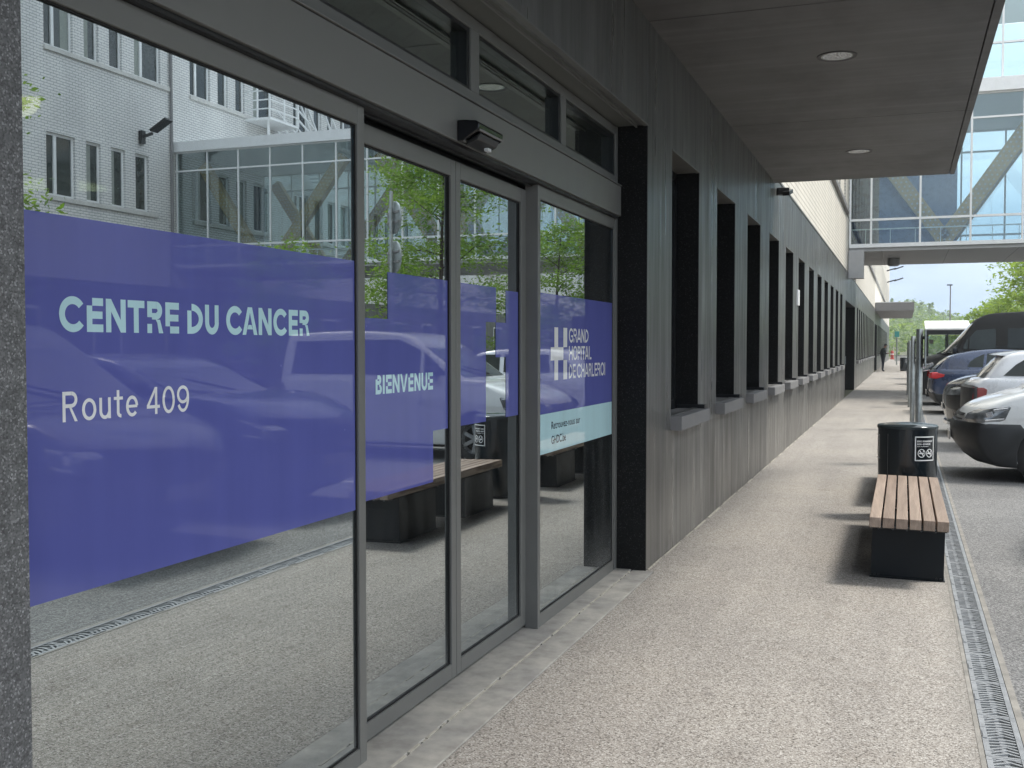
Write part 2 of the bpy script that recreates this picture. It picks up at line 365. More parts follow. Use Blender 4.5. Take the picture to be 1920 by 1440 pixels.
br_.inputs['Base Color'].default_value = (0.9, 0.9, 0.88, 1); br_.inputs['Metallic'].default_value = 0.9; br_.inputs['Roughness'].default_value = 0.25
bump(tr_, br_, vr_.outputs['Distance'], 1.0, 0.02); MATS['reflector'] = mr_

# ------------------------------------------------------------------ mesh helpers
def wloc(o):
    p = Vector((0, 0, 0))
    while o is not None:
        p += o.location; o = o.parent
    return p

class MB:
    def __init__(s): s.v = []; s.f = []; s.mi = []; s.cur = 0
    def poly(s, pts):
        n = len(s.v); s.v += [tuple(p) for p in pts]; s.f.append(tuple(range(n, n + len(pts)))); s.mi.append(s.cur)
    def box(s, x0, x1, y0, y1, z0, z1):
        n = len(s.v)
        s.v += [(x0, y0, z0), (x1, y0, z0), (x1, y1, z0), (x0, y1, z0), (x0, y0, z1), (x1, y0, z1), (x1, y1, z1), (x0, y1, z1)]
        for q in ((0, 3, 2, 1), (4, 5, 6, 7), (0, 1, 5, 4), (1, 2, 6, 5), (2, 3, 7, 6), (3, 0, 4, 7)):
            s.f.append(tuple(n + i for i in q)); s.mi.append(s.cur)
        return s
    def obox(s, c, ax, half):      # oriented box: centre, three axis vectors, half sizes
        n = len(s.v); c = Vector(c); a = [Vector(k).normalized() * h for k, h in zip(ax, half)]
        for sx, sy, sz in ((-1, -1, -1), (1, -1, -1), (1, 1, -1), (-1, 1, -1), (-1, -1, 1), (1, -1, 1), (1, 1, 1), (-1, 1, 1)):
            s.v.append(tuple(c + a[0] * sx + a[1] * sy + a[2] * sz))
        for q in ((0, 3, 2, 1), (4, 5, 6, 7), (0, 1, 5, 4), (1, 2, 6, 5), (2, 3, 7, 6), (3, 0, 4, 7)):
            s.f.append(tuple(n + i for i in q)); s.mi.append(s.cur)
        return s
    def bar(s, p0, p1, wx, wy, up=(0, 0, 1)):
        p0, p1 = Vector(p0), Vector(p1); d = (p1 - p0); l = d.length; d.normalize()
        u = Vector(up); sd_ = d.cross(u)
        if sd_.length < 1e-4: sd_ = d.cross(Vector((1, 0, 0)))
        sd_.normalize(); u = sd_.cross(d)
        return s.obox((p0 + p1) / 2, (d, sd_, u), (l / 2, wx / 2, wy / 2))
    def tube(s, pts, rad, n=10, cap=True):
        rings = []
        for i, p in enumerate(pts):
            p = Vector(p)
            a = Vector(pts[max(0, i - 1)]); b_ = Vector(pts[min(len(pts) - 1, i + 1)])
            d = (b_ - a).normalized()
            u = d.cross(Vector((0, 0, 1))) if abs(d.z) < 0.95 else d.cross(Vector((1, 0, 0)))
            u.normalize(); q = d.cross(u)
            r = rad[i] if isinstance(rad, (list, tuple)) else rad
            st = len(s.v)
            for k in range(n):
                a_ = 2 * math.pi * k / n
                s.v.append(tuple(p + (u * math.cos(a_) + q * math.sin(a_)) * r))
            rings.append(st)
        for a, b_ in zip(rings, rings[1:]):
            for k in range(n):
                s.f.append((a + k, a + (k + 1) % n, b_ + (k + 1) % n, b_ + k)); s.mi.append(s.cur)
        if cap:
            s.f.append(tuple(rings[0] + k for k in range(n))[::-1]); s.mi.append(s.cur)
            s.f.append(tuple(rings[-1] + k for k in range(n))); s.mi.append(s.cur)
        return s
    def lathe(s, prof, axis='z', c=(0, 0, 0), n=24):   # prof: list of (radius, along)
        rings = []
        for r, h in prof:
            st = len(s.v)
            for k in range(n):
                a = 2 * math.pi * k / n; p, q = r * math.cos(a), r * math.sin(a)
                if axis == 'z': s.v.append((c[0] + p, c[1] + q, c[2] + h))
                elif axis == 'y': s.v.append((c[0] + p, c[1] + h, c[2] + q))
                else: s.v.append((c[0] + h, c[1] + p, c[2] + q))
            rings.append(st)
        for a, b_ in zip(rings, rings[1:]):
            for k in range(n):
                s.f.append((a + k, a + (k + 1) % n, b_ + (k + 1) % n, b_ + k)); s.mi.append(s.cur)
        return s
    def build(s, name, mat, parent=None, local=False, smooth=False, bevel=0.0, fix=True):
        me = bpy.data.meshes.new(name)
        o_ = Vector((0, 0, 0)) if (local or parent is None) else wloc(parent)
        me.from_pydata([tuple(Vector(p) - o_) for p in s.v], [], s.f)
        mats = mat if isinstance(mat, (list, tuple)) else [mat]
        for m in mats: me.materials.append(MATS[m])
        if len(mats) > 1: me.polygons.foreach_set('material_index', s.mi)
        if fix:
            bm = bmesh.new(); bm.from_mesh(me); bmesh.ops.recalc_face_normals(bm, faces=bm.faces); bm.to_mesh(me); bm.free()
        if smooth:
            me.polygons.foreach_set('use_smooth', [True] * len(me.polygons))
            me.set_sharp_from_angle(angle=R(38))
        me.update()
        o = bpy.data.objects.new(name, me); COL.objects.link(o)
        if parent is not None: o.parent = parent
        if bevel:
            b = o.modifiers.new('bevel', 'BEVEL'); b.width = bevel; b.segments = 2; b.limit_method = 'ANGLE'
        return o

def tag(o, label=None, cat=None, group=None, kind=None):
    if label: o['label'] = label
    if cat: o['category'] = cat
    if group: o['group'] = group
    if kind: o['kind'] = kind
    return o
def thing(name, label, cat, loc=(0, 0, 0), rz=0, group=None):
    o = bpy.data.objects.new(name, None); COL.objects.link(o); o.empty_display_size = 0.2
    o.location = loc; o.rotation_euler = (0, 0, rz)
    return tag(o, label, cat, group)
def children(o): return [c for c in bpy.data.objects if c.parent == o]
def copy_tree(o, parent=None):
    kids = children(o)
    c = o.copy(); COL.objects.link(c); c.parent = parent
    for k in kids: copy_tree(k, c)
    return c
def simple(mb, name, mat, parent=None, **k): return mb.build(name, mat, parent, **k)
def one_box(name, mat, parent, *b, **k): return MB().box(*b).build(name, mat, parent, **k)

# ------------------------------------------------------------------ ground
g = MB(); g.box(-2500, 2500, -600, 3000, -0.40, -0.012); tag(g.build('ground', 'earth'), kind='structure')
g = MB()
g.box(0.502, 60, -30, 160, -0.3, 0.0); tag(g.build('car_park', 'asphalt'), kind='structure')
g = MB()
g.box(-1.64, 0.298, -30, 150, -0.3, 0.004); g.box(-1.712, -1.64, 7.4, 150, -0.3, 0.004); tag(g.build('pavement', 'paving'), kind='structure')
# ------------------------------------------------------------------ drainage channel
g = MB(); g.box(0.298, 0.318, -10, 150, -0.3, 0.006); g.box(0.472, 0.502, -10, 150, -0.3, 0.003)
tag(g.build('channel_edge', 'edge_concrete'), kind='structure')
g = MB(); g.box(0.318, 0.472, -10, 150, -0.3, -0.06); tag(g.build('channel_bed', 'black'), kind='structure')
def make_grate():
    root = thing('drain_grate', 'grey iron grate with slanted slots laid in the channel beside the pavement', 'drain grate', (0, 0, 0), group='slotted grates along the drainage channel')
    m = MB(); x0, x1, l = 0.321, 0.469, 0.496
    zt, zb = 0.004, -0.022
    m.box(x0, x0 + 0.022, 0, l, zb, zt); m.box(x1 - 0.022, x1, 0, l, zb, zt)
    m.box(x0 + 0.022, x1 - 0.022, 0, 0.014, zb, zt - 0.0015); m.box(x0 + 0.022, x1 - 0.022, l - 0.014, l, zb, zt - 0.0015)
    xm = (x0 + x1) / 2
    for k in range(14):      # zig-zag ribs in fans
        yy = 0.03 + k * 0.0335; sl = 0.030 * (1 if (k // 3) % 2 == 0 else 0.35)
        m.bar((x0 + 0.018, yy - sl * .5, -0.009), (xm + 0.012, yy + sl, -0.009), 0.0125, 0.022)
        m.bar((xm - 0.012, yy + sl + 0.012, -0.010), (x1 - 0.018, yy - sl * .3 + 0.012, -0.010), 0.0125, 0.022)
    m.box(xm - 0.008, xm + 0.008, 0.014, l - 0.014, zb - 0.004, -0.006)
    for yy in (0.06, 0.20, 0.34, 0.46): m.box(x0 - 0.001, x0 + 0.034, yy, yy + 0.008, zt - 0.003, zt + 0.001)
    m.build('rib_plate', 'grate_iron', root, local=True)
    b = MB(); b.box(x0 + 0.004, x0 + 0.018, 0.2, 0.29, zt, zt + 0.004); b.build('clip', 'grate_iron', root, local=True)
    return root
gr0 = make_grate()
for k in range(84):
    o = gr0 if k == 0 else copy_tree(gr0)
    o.location = (0, 2.0 + k * 0.5, 0)
g = MB()
g.box(0.320, 0.470, 44.0, 150, -0.03, 0.003); tag(g.build('channel_cover', 'grate_iron'), kind='structure')

# paint marks on the asphalt
g = MB()
for yy in (11.1, 16.2): 
    for (a, b_) in ((1.9, 5.9),): g.box(a, b_, yy, yy + 0.09, 0.0, 0.004)
tag(g.build('bay_marking', 'white_metal'), kind='structure')

# ------------------------------------------------------------------ our hospital building
W = -1.70
B = thing('hospital_building', 'long hospital building with dark streaked ground floor cladding, cream brick above and a glazed entrance', 'building', (W, 20, 0))
Y0, Y1, ZH = 1.70, 7.40, 3.15           # entrance opening
CT = 3.95                               # cladding top
PT, GAP = 0.05, 0.008                   # panel thickness, joint
wins = [8.24 + 2.13 * k for k in range(12)]
WW, WZ0, WZ1 = 1.17, 1.06, 3.13
wins2 = [43.2 + 2.13 * k for k in range(12)]
D2 = (34.6, 41.5, 3.05); D3 = (70.0, 76.5, 3.05)
openings = [(Y0, Y1, 0, ZH)] + [(y, y + WW, WZ0, WZ1) for y in wins] + [(D2[0], D2[1], 0, D2[2])] + [(y, y + WW, WZ0, WZ1) for y in wins2] + [(D3[0], D3[1], 0, D3[2])]
openings += [(78.5 + 2.13 * k, 78.5 + 2.13 * k + WW, WZ0, WZ1) for k in range(22)]
m = MB()
def panel(y0, y1, z0, z1): m.box(W - PT, W, y0 + GAP / 2, y1 - GAP / 2, z0, z1)
m.box(W - PT, W, 0.4, Y0, 0.0, CT); m.box(W - PT, W, -6.0, 0.4 - GAP, 0.0, CT)
ys = Y1; prev = Y1
seams = [12.13, 16.42, 20.70, 24.95, 29.2, 33.45]
# piers between openings
edges = sorted(openings)
for i, (a, b_, z0, z1) in enumerate(edges):
    nxt = edges[i + 1][0] if i + 1 < len(edges) else 141.0
    sm = [s for s in seams + [b_ + (nxt - b_) * .62 if i % 2 == 0 and b_ > 40 else -1] if b_ < s < nxt]
    cuts = [b_] + sm + [nxt]
    for p, q in zip(cuts, cuts[1:]): m.box(W - PT, W, p + (GAP / 2 if p != b_ else 0), q - (GAP / 2 if q != nxt else 0), 0.012, CT)
    if z0 > 0: m.box(W - PT, W, a, b_, 0.012, z0)
    if a != Y0: m.box(W - PT, W, a, b_, z1, CT)
# lintel over the entrance in two panels
m.box(W - PT, W, Y0, 3.60, ZH, CT); m.box(W - PT, W, 3.60 + GAP, Y1 - GAP, ZH, CT)
m.build('cladding', 'cladding', B)
m = MB(); m.box(W - 0.30, W - 0.075, 7.42, 8.22, 0, CT)
for i, (a, b_, z0, z1) in enumerate(edges[1:], 1):
    nxt = edges[i + 1][0] if i + 1 < len(edges) else 141.0
    m.box(W - 0.30, W - 0.075, b_ + 0.02, nxt - 0.02, 0, CT)
    if z0 > 0: m.box(W - 0.30, W - 0.075, a - 0.02, b_ + 0.02, 0, z0 - 0.02)
    m.box(W - 0.30, W - 0.075, a - 0.02, b_ + 0.02, z1 + 0.02, CT)
m.box(W - 0.30, W - 0.075, Y0, Y1, 3.3, CT); m.box(W - 0.30, W - 0.075, -6, Y0 - 0.02, 0, CT)
m.build('backing_wall', 'black', B)
# granite-faced left pillar
m = MB(); m.box(W, W + 0.022, 0.42, Y0, 0.0, 3.86); m.build('granite_pillar', 'grey_granite', B)
# pale mortar line at the wall foot
m = MB()
yy = Y1 + 0.05
while yy < 34.4:
    l = random.uniform(0.25, 0.9); m.box(W, W + random.uniform(0.006, 0.02), yy, yy + l, 0.0, random.uniform(0.007, 0.012)); yy += l + random.uniform(0.05, 0.5)
m.build('mortar_fillet', 'mortar', B)
# cladding cap, brick wall, sill ledge
m = MB(); m.box(W - 0.3, W + 0.012, -6, 141, CT, CT + 0.03); m.build('cladding_cap', 'alu', B)
m = MB(); m.box(-9, W - 0.012, -6, 141, CT + 0.03, 5.72)
# first floor: piers between narrow windows
fy = []; yq = 16.0
while yq < 139: fy.append(yq); yq += 2.9
m.box(-9, W - 0.012, -6, fy[0], 5.84, 8.3)
for a, b_ in zip(fy, fy[1:] + [141]): m.box(-9, W - 0.012, a + 1.0, b_, 5.84, 8.3)
m.box(-9, W - 0.012, -6, 141, 8.3, 16.0)
m.build('brick_wall', 'cream_brick', B)
m = MB(); m.box(W - 0.3, W + 0.075, -6, 35.0, 5.72, 5.84); m.box(W - 0.3, W + 0.075, 43.5, 141, 5.72, 5.84); m.box(-9, W - 0.05, 35.0, 43.5, 5.72, 5.84); m.build('sill_ledge', 'soft_grey', B)
m = MB(); m.box(-9.1, W + 0.10, -6.1, 141.1, 16.0, 16.25); m.build('parapet_cap', 'soft_grey', B)
m = MB(); m.box(-9, -8.4, -6, 141, 0, CT); m.box(-8.4, W - .08, 140.4, 141, 0, CT); m.box(-8.4, W - .08, -6, -5.4, 0, CT); m.build('rear_wall', 'hall_dark', B)
for i, a in enumerate(fy):
    if 35 < a < 44: continue
    wd = MB().box(W - 0.20, W - 0.14, a, a + 1.0, 5.84, 8.3).build('upper_window', 'white_metal', B)
    MB().box(W - 0.139, W - 0.135, a + 0.07, a + 0.93, 5.92, 8.22).build('pane', 'win_dark', wd)
# ground floor windows
for i, y in enumerate(wins + wins2 + [o[0] for o in openings if o[0] > 78]):
    f = MB()
    gx = W - 0.20
    f.box(gx - 0.05, gx, y, y + 0.07, WZ0, WZ1); f.box(gx - 0.05, gx, y + WW - 0.07, y + WW, WZ0, WZ1)
    f.box(gx - 0.05, gx, y + 0.07, y + WW - 0.07, WZ0, WZ0 + 0.07); f.box(gx - 0.05, gx, y + 0.07, y + WW - 0.07, WZ1 - 0.07, WZ1)
    f.box(gx, gx + 0.02, y + 0.001, y + 0.03, WZ0, WZ1)
    fr = f.build('window', 'dark_alu', B)
    MB().box(gx - 0.04, gx - 0.03, y + 0.07, y + WW - 0.07, WZ0 + 0.07, WZ1 - 0.07).build('pane', 'black_pane', fr)
    for a, b_ in ((y + WW - .004, y + WW + 0.014), (y - 0.014, y + .004)): MB().box(gx, W - 0.002, a, b_, WZ0, WZ1 + 0.018).build('reveal', 'black_granite', fr)
    hd = MB(); hd.box(gx, W - 0.03, y + .005, y + WW - .005, WZ1 - .006, WZ1 + 0.018); hd.box(W - 0.03, W + 0.004, y + 0.005, y + WW - 0.005, WZ1 - 0.010, WZ1 + 0.004); hd.build('head_trim', 'alu', fr)
    if i < 30:
        s = MB(); s.box(W - 0.19, W + 0.09, y - 0.012, y + WW + 0.10, WZ0 - 0.115, WZ0 - 0.005)
        s.build('sill', 'soft_grey', fr, bevel=0.004)
        u = MB(); u.box(W - 0.19, W + 0.06, y + WW - 0.012, y + WW + 0.10, WZ0 - 0.004, WZ0 + 0.030); u.build('sill_upstand', 'dark_alu', fr)

# ------------------------------------------------------------------ entrance
gF, gS = -1.93, -2.007
# threshold stones
m = MB(); m.box(-2.10, -1.805, 1.70, 7.40, -0.2, 0.012); m.build('threshold', 'concrete', B, bevel=0.004)
m = MB(); m.box(-1.797, -1.645, -6, 7.40, -0.2, 0.008); m.build('threshold_strip', 'concrete', B, bevel=0.004)
m = MB()
yy = 1.7
while yy < 7.3:
    l = random.uniform(0.03, 0.10); m.box(-1.804 + random.uniform(-0.004, 0.0), -1.798 + random.uniform(0, 0.005), yy, yy + l, 0.0, random.uniform(0.0085, 0.0135)); yy += l + (0 if random.random() < .8 else .03)
m.build('mortar_joint', 'mortar', B)
# jambs and recess soffit
for a, b_ in ((Y1 - .004, Y1 + 0.016), (Y0 - 0.016, Y0 + .004)): MB().box(-2.2, W - 0.002, a, b_, 0.0, ZH).build('jamb', 'black_granite', B)
m = MB(); m.box(-2.2, W - 0.03, Y0, Y1, ZH + 0.005, ZH + 0.05); m.build('recess_soffit', 'hall_dark', B)
m = MB(); m.box(W - 0.03, W + 0.006, Y0, Y1, ZH - 0.004, ZH + 0.006); m.box(W - 0.085, W - 0.075, Y0, Y1, ZH - 0.012, ZH + 0.004); m.build('edge_trim', 'alu', B)

# --- fixed frame
m = MB(); fx0, fx1 = -1.99, -1.915
m.box(fx0, fx1, 3.552, 3.607, 0.012, 2.50)                 # mullion beside the big pane
m.box(fx0, fx1 + 0.002, 5.636, 5.680, 0.012, 2.50)      # mullion beside the right pane
m.box(fx0, fx1, 7.335, 7.40, 0.012, 3.15)                 # end post
m.box(fx0, fx1 - .008, 7.305, 7.335, 0.012, 2.50)
m.box(fx0, fx1, 1.70, 1.78, 0.012, 3.15)
m.box(fx0, fx1, 1.78, 3.552, 2.425, 2.50); m.box(fx0, fx1, 5.680, 7.305, 2.425, 2.50)
m.box(fx0, fx1, 1.78, 3.552, 0.012, 0.075); m.box(fx0, fx1, 5.680, 7.305, 0.012, 0.085)
m.box(fx0, fx1, 1.78, 7.335, 2.735, 2.80); m.box(fx0, fx1, 1.78, 7.335, 3.09, 3.145)
for a, b_ in ((4.665, 4.77), (6.07, 6.165), (3.20, 3.29)): m.box(fx0, fx1, a, b_, 2.80, 3.09)
m.build('curtain_frame', 'alu', B, bevel=0.003)
# dark rubber lines round the panes
m = MB()
for a, b_, z0, z1 in ((1.78, 3.552, 0.075, 2.425), (5.680, 7.305, 0.085, 2.425)):
    m.box(gF + 0.001, gF + 0.006, a, a + 0.006, z0, z1); m.box(gF + 0.001, gF + 0.006, b_ - 0.006, b_, z0, z1)
    m.box(gF + 0.001, gF + 0.006, a + .006, b_ - .006, z0, z0 + 0.006); m.box(gF + 0.001, gF + 0.006, a + .006, b_ - .006, z1 - 0.006, z1)
m.build('gasket', 'rubber', B)
# header with the door drive
m = MB(); m.box(-2.0, -1.875, 1.78, 7.34, 2.515, 2.722); m.box(-1.985, -1.868, 1.78, 7.34, 2.726, 2.733); hdr = m.build('door_header', 'alu', B, bevel=0.003)
m = MB(); m.box(-1.98, -1.89, 1.78, 7.33, 2.50, 2.514); m.build('shadow_gap', 'black', hdr)
m = MB(); m.box(-2.10, -2.034, 3.60, 5.64, 2.46, 2.514); m.box(-1.965, -1.945, 3.61, 5.634, 2.490, 2.512); m.build('door_rail', 'dark_alu', hdr)
# transom windows
for a, b_ in ((1.78, 3.20), (3.29, 4.665), (4.77, 6.07), (6.165, 7.335)):
    f = MB(); gx = -1.97
    f.box(gx - .01, -1.925, a, a + .018, 2.80, 3.09); f.box(gx - .01, -1.925, b_ - .03, b_, 2.80, 3.09); f.box(gx - .01, -1.925, a + .018, b_ - .03, 2.80, 2.815); f.box(gx - .01, -1.925, a + .018, b_ - .03, 3.07, 3.09)
    tw = f.build('transom_window', 'dark_alu', B)
    MB().box(gx - 0.004, gx + 0.004, a + .018, b_ - .03, 2.815, 3.07).build('pane', 'transom_glass', tw)

# --- lettering helpers: glyphs in cap-height units, width given
def arc(cx, cz, ro, ri, a0, a1, n=18, ey=1.0, eyi=1.0):
    P = []
    for k in range(n):
        t0, t1 = R(a0 + (a1 - a0) * k / n), R(a0 + (a1 - a0) * (k + 1) / n)
        P.append([(cx + ro * math.cos(t0), cz + ro * ey * math.sin(t0)), (cx + ro * math.cos(t1), cz + ro * ey * math.sin(t1)),
                  (cx + ri * math.cos(t1), cz + ri * eyi * math.sin(t1)), (cx + ri * math.cos(t0), cz + ri * eyi * math.sin(t0))])
    return P
def rc(x0, x1, z0, z1): return [[(x0, z0), (x1, z0), (x1, z1), (x0, z1)]]
def glyph(ch, w, s=0.19, h=0.20):
    k = ch[0]; var = ch[1:] 
    if k in 'COG':
        a0, a1 = (38, 322) if k != 'O' else (0, 360)
        rx = w / 2 if k == 'O' else w / 1.80
        P = arc(rx, .5, rx, rx - s, a0, a1, 30, .515 / rx, (.515 - h) / (rx - s))
        if k == 'G': P += rc(w / 2, w - 0.005, .38, .38 + h * .8) + rc(w - s, w - 0.005, .14, .38)
        return P
    if k == 'I': return rc(0, s, 0, 1)
    if k == 'L':
        return rc(0, s, 0, 1) + rc(s, w, 0, h) if var != 'n' else rc(0, s, h, 1) + rc(s, w, 0, h)
    if k == 'T':
        return rc(0, w, 1 - h, 1) + rc(w / 2 - s / 2, w / 2 + s / 2, 0, 1 - h)
    if k == 'E':
        m0 = .5 - h * .48; m1 = .5 + h * .48
        if var == 't': return rc(0, s, h, 1 - h) + rc(0, w, 0, h) + rc(s, w * .96, m0, m1) + rc(s, w, 1 - h, 1)
        if var == 'b': return rc(0, s, h, 1 - h) + rc(0, w, 1 - h, 1) + rc(s, w * .96, m0, m1) + rc(s, w, 0, h)
        if var == 'm': return rc(0, s, m1, 1 - h) + rc(0, s, h, m0) + rc(0, w, 1 - h, 1) + rc(0, w, 0, h) + rc(s, w * .96, m0, m1)
        return rc(0, s, h, 1 - h) + rc(0, w, 0, h) + rc(0, w, 1 - h, 1) + rc(s, w * .96, m0, m1)
    if k == 'N':
        return rc(0, s, 0, 1) + rc(w - s, w, 0, 1) + [[(s, 1), (s, .62), (w - s, 0), (w - s, .38)]]
    if k == 'H':
        if var == 'n': return rc(0, s, .62, 1) + rc(0, s, 0, .42) + rc(w - s, w, 0, 1) + rc(s, w - s, .42, .62)
        return rc(0, s, 0, 1) + rc(w - s, w, 0, 1) + rc(s, w - s, .41, .59)
    if k == 'U':
        r = w / 2; q = .40
        return rc(0, s, q, 1) + rc(w - s, w, q, 1) + arc(r, q, r, r - s, 180, 360, 18, (q + .012) / r, (q + .012 - h) / (r - s))
    if k == 'V':
        return [[(0, 1), (s, 1), (w / 2 + s * .38, 0), (w / 2 - s * .5, 0)], [(w - s, 1), (w, 1), (w / 2 + s * .5, 0), (w / 2 - s * .02, .22)]]
    if k == 'A':
        t = s * .62
        return [[(0, 0), (s, 0), (w / 2, .80), (w / 2, 1), (w / 2 - t, 1)], [(w, 0), (w / 2 + t, 1), (w / 2, 1), (w / 2, .80), (w - s, 0)],
                [(s * 1.0 + .075 * w, .20), (w - s * 1.0 - .075 * w, .20), (w - s - .16 * w, .36), (s + .16 * w, .36)]]
    if k == 'D':
        P = (rc(0, s, 0, 1) if var != 't' else rc(0, s, 0, 1 - h))
        r = w - s
        return P + arc(s, .5, r, r - s, -90, 90, 20, .5 / r, (.5 - h) / (r - s))
    if k in 'RPB':
        c = .43 if k != 'B' else .5
        zb = 1 - (1 - c) / 2; rr = (1 - c) / 2; bw = w * (.94 if k != 'B' else .92)
        P = rc(s, bw - rr, 1 - h, 1) + rc(s, bw - rr, c, c + h * .9)
        P += arc(bw - rr, zb, rr, max(.03, rr - s), -90, 90, 14, 1, (rr - h) / max(.03, rr - s))
        if var == 'n': P += rc(0, s, .5, 1) + rc(0, s, 0, .29)
        elif var == 't': P += rc(0, s, 0, 1 - h)
        else: P += rc(0, s, 0, 1)
        if k == 'R': P += [[(w * .52, c - .001), (w * .62, c - .10), (w - s * .95, 0), (w, 0), (w * .80, c - .001)]]
        if k == 'B':
            r2 = c / 2
            P += rc(s, w - r2, 0, h) + arc(w - r2, r2, r2, max(.03, r2 - s), -90, 90, 14, 1, (r2 + .01 - h) / max(.03, r2 - s)) + rc(bw - rr, w - r2, c - h * .5, c - .001)
        return P
    return []
def letters(mb, x, seq, z, cap, s=.19, h=.20, zend=None):
    """seq: (glyph, y0, y1) in world metres along the wall."""
    for i, (ch, a, b_) in enumerate(seq):
        wd = (b_ - a) / cap
        for j, pl in enumerate(glyph(ch, wd, s, h)):
            mb.poly([(x + 0.00002 * j, a + p[0] * cap, z + p[1] * cap) for p in pl])
def line_text(body, x, y, z, size, name, mat, parent, bold=0.0, width=None):
    cu = bpy.data.curves.new(name, 'FONT'); cu.body = body; cu.size = size; cu.offset = bold; cu.resolution_u = 6
    tmp = bpy.data.objects.new('tmp', cu); COL.objects.link(tmp)
    bpy.context.view_layer.update()
    dg = bpy.context.evaluated_depsgraph_get()
    me = bpy.data.meshes.new_from_object(tmp.evaluated_get(dg)); bpy.data.objects.remove(tmp)
    xs = [v.co.x for v in me.vertices]; sx = 1.0
    if width: sx = width / (max(xs) - min(xs))
    x_min = min(xs)
    for v in me.vertices:
        v.co = Vector((x, y + (v.co.x - x_min) * sx, z + v.co.y)) 
    o_ = wloc(parent)
    for v in me.vertices: v.co -= o_
    me.name = name
    me.materials.clear(); me.materials.append(MATS[mat])
    o = bpy.data.objects.new(name, me); COL.objects.link(o); o.parent = parent
    return o

# --- big fixed pane with the centre's name
fp = MB().box(gF - 0.004, gF, 1.787, 3.551, 0.082, 2.418).build('fixed_pane', 'door_glass', B)
xf = gF + 0.0025
MB().box(gF + 0.0006, xf, 1.79, 3.546, 0.986, 1.920).build('film', 'purple_film', fp)
def py(px, X):     # wall coordinate (along y) of a measured column at depth X
    a = math.atan((px - 960) / 2000.0); return -X / math.tan(R(20.1418) - a)
m = MB()
zoomA = lambda q: py(90 + q / 7.385, gF)
zoomB = lambda q: py(330 + q / 7.111, gF)
seq = [(c, zoomA(a), zoomA(b_)) for c, a, b_ in [('C', 148, 488), ('Et', 533, 760), ('N', 798, 1072), ('T', 1100, 1332), ('Rn', 1368, 1588), ('Eb', 1620, 1808)]]
seq += [(c, zoomB(a), zoomB(b_)) for c, a, b_ in [('Dt', 145, 352), ('U', 382, 563), ('C', 662, 874), ('A', 880, 1078), ('N', 1095, 1268), ('C', 1290, 1470), ('E', 1497, 1618), ('Rn', 1640, 1772)]]
letters(m, xf + 0.0006, seq, 1.637, 0.0865, .225, .228)
m.build('name_lettering', 'cyan_film', fp, fix=False)
m = MB()
zr = lambda q: py(q / 2.743, gF)
def put(polys, a, b_):
    for k, pl in enumerate(polys): m.poly([(xf + 0.0006 + .00002 * k, zr(a) + p[0] * .0745, 1.415 + p[1] * .0745) for p in pl])
wz = lambda a, b_: (zr(b_) - zr(a)) / .0745
s_, xh = .135, .73
def ell(cx, cz, rx, rz, t, a0, a1, n=26): return arc(cx, cz, rx, rx - t, a0, a1, n, rz / rx, (rz - t * .9) / (rx - t))
q = wz(313, 390); cq = .46
put(rc(0, s_, 0, 1) + rc(s_, q * .60, .875, 1) + rc(s_, q * .60, cq, cq + .125) + arc(q * .60, (1 + cq) / 2, .27, .27 - .13, -90, 90, 14) + [[(q * .44, cq), (q * .60, cq), (q, 0), (q * .80, 0)]], 313, 390)
q = wz(413, 487); put(ell(q / 2, xh / 2, q / 2, xh / 2 + .012, s_, 0, 360), 413, 487)
q = wz(503, 562); put(rc(0, s_, .26, xh) + rc(q - s_, q, 0, xh) + ell(q / 2 - .01, .26, q / 2 - .01, .275, s_, 180, 350, 14), 503, 562)
q = wz(578, 625); put(rc(q * .32, q * .32 + s_, .16, .96) + rc(0, q, xh - .11, xh - .0005) + ell(q * .32 + .22, .17, .22, .18, s_, 180, 272, 8), 578, 625)
q = wz(640, 703); put(ell(q / 2, xh / 2, q / 2, xh / 2 + .012, s_, 2, 318) + rc(s_ * .6, q - s_ * .4, xh / 2 - .055, xh / 2 + .045), 640, 703)
q = wz(748, 815); put(rc(q * .62, q * .62 + s_, 0, .999) + rc(0, q, .22, .335) + [[(0, .335), (s_ * 1.1, .335), (q * .62, .80), (q * .62, 1.0)]], 748, 815)
q = wz(828, 892); put(ell(q / 2, .5, q / 2, .512, s_, 0, 360, 30), 828, 892)
q = wz(903, 965); put(ell(q / 2, .66, q / 2, .345, s_, 0, 360, 26) + ell(q / 2 - .01, .50, q / 2 + .005, .512, s_, -150, 10, 18), 903, 965)
m.build('route_lettering', 'white_film', fp, fix=False)

# --- sliding doors
def sliding(y0, y1, gy0, gy1):
    m = MB(); a, b_ = gS - 0.022, gS + 0.022
    m.box(a, b_, y0, gy0, 0.03, 2.472); m.box(a, b_, gy1, y1, 0.03, 2.472)
    m.box(a, b_, gy0, gy1, 0.03, 0.10); m.box(a, b_, gy0, gy1, 2.395, 2.472)
    d = m.build('sliding_door', 'alu', B, bevel=0.003)
    MB().box(gS - 0.004, gS + 0.004, gy0, gy1, 0.10, 2.395).build('pane', 'door_glass', d)
    q = MB()
    for p, r in ((gy0, gy0 + .006), (gy1 - .006, gy1)): q.box(gS + .004, gS + .012, p, r, 0.10, 2.395)
    q.box(gS + .004, gS + .012, gy0 + .006, gy1 - .006, 0.10, 0.106); q.box(gS + .004, gS + .012, gy0 + .006, gy1 - .006, 2.389, 2.395)
    q.build('gasket', 'rubber', d)
    return d
d1 = sliding(3.60, 4.642, 3.66, 4.588); d2 = sliding(4.647, 5.68, 4.702, 5.558)
MB().box(gS - 0.02, gS + 0.012, 4.642, 4.647, 0.03, 2.47).build('closing_seal', 'rubber', d1)
xs_ = gS + 0.0046; xs1 = gS + 0.0062
m = MB()
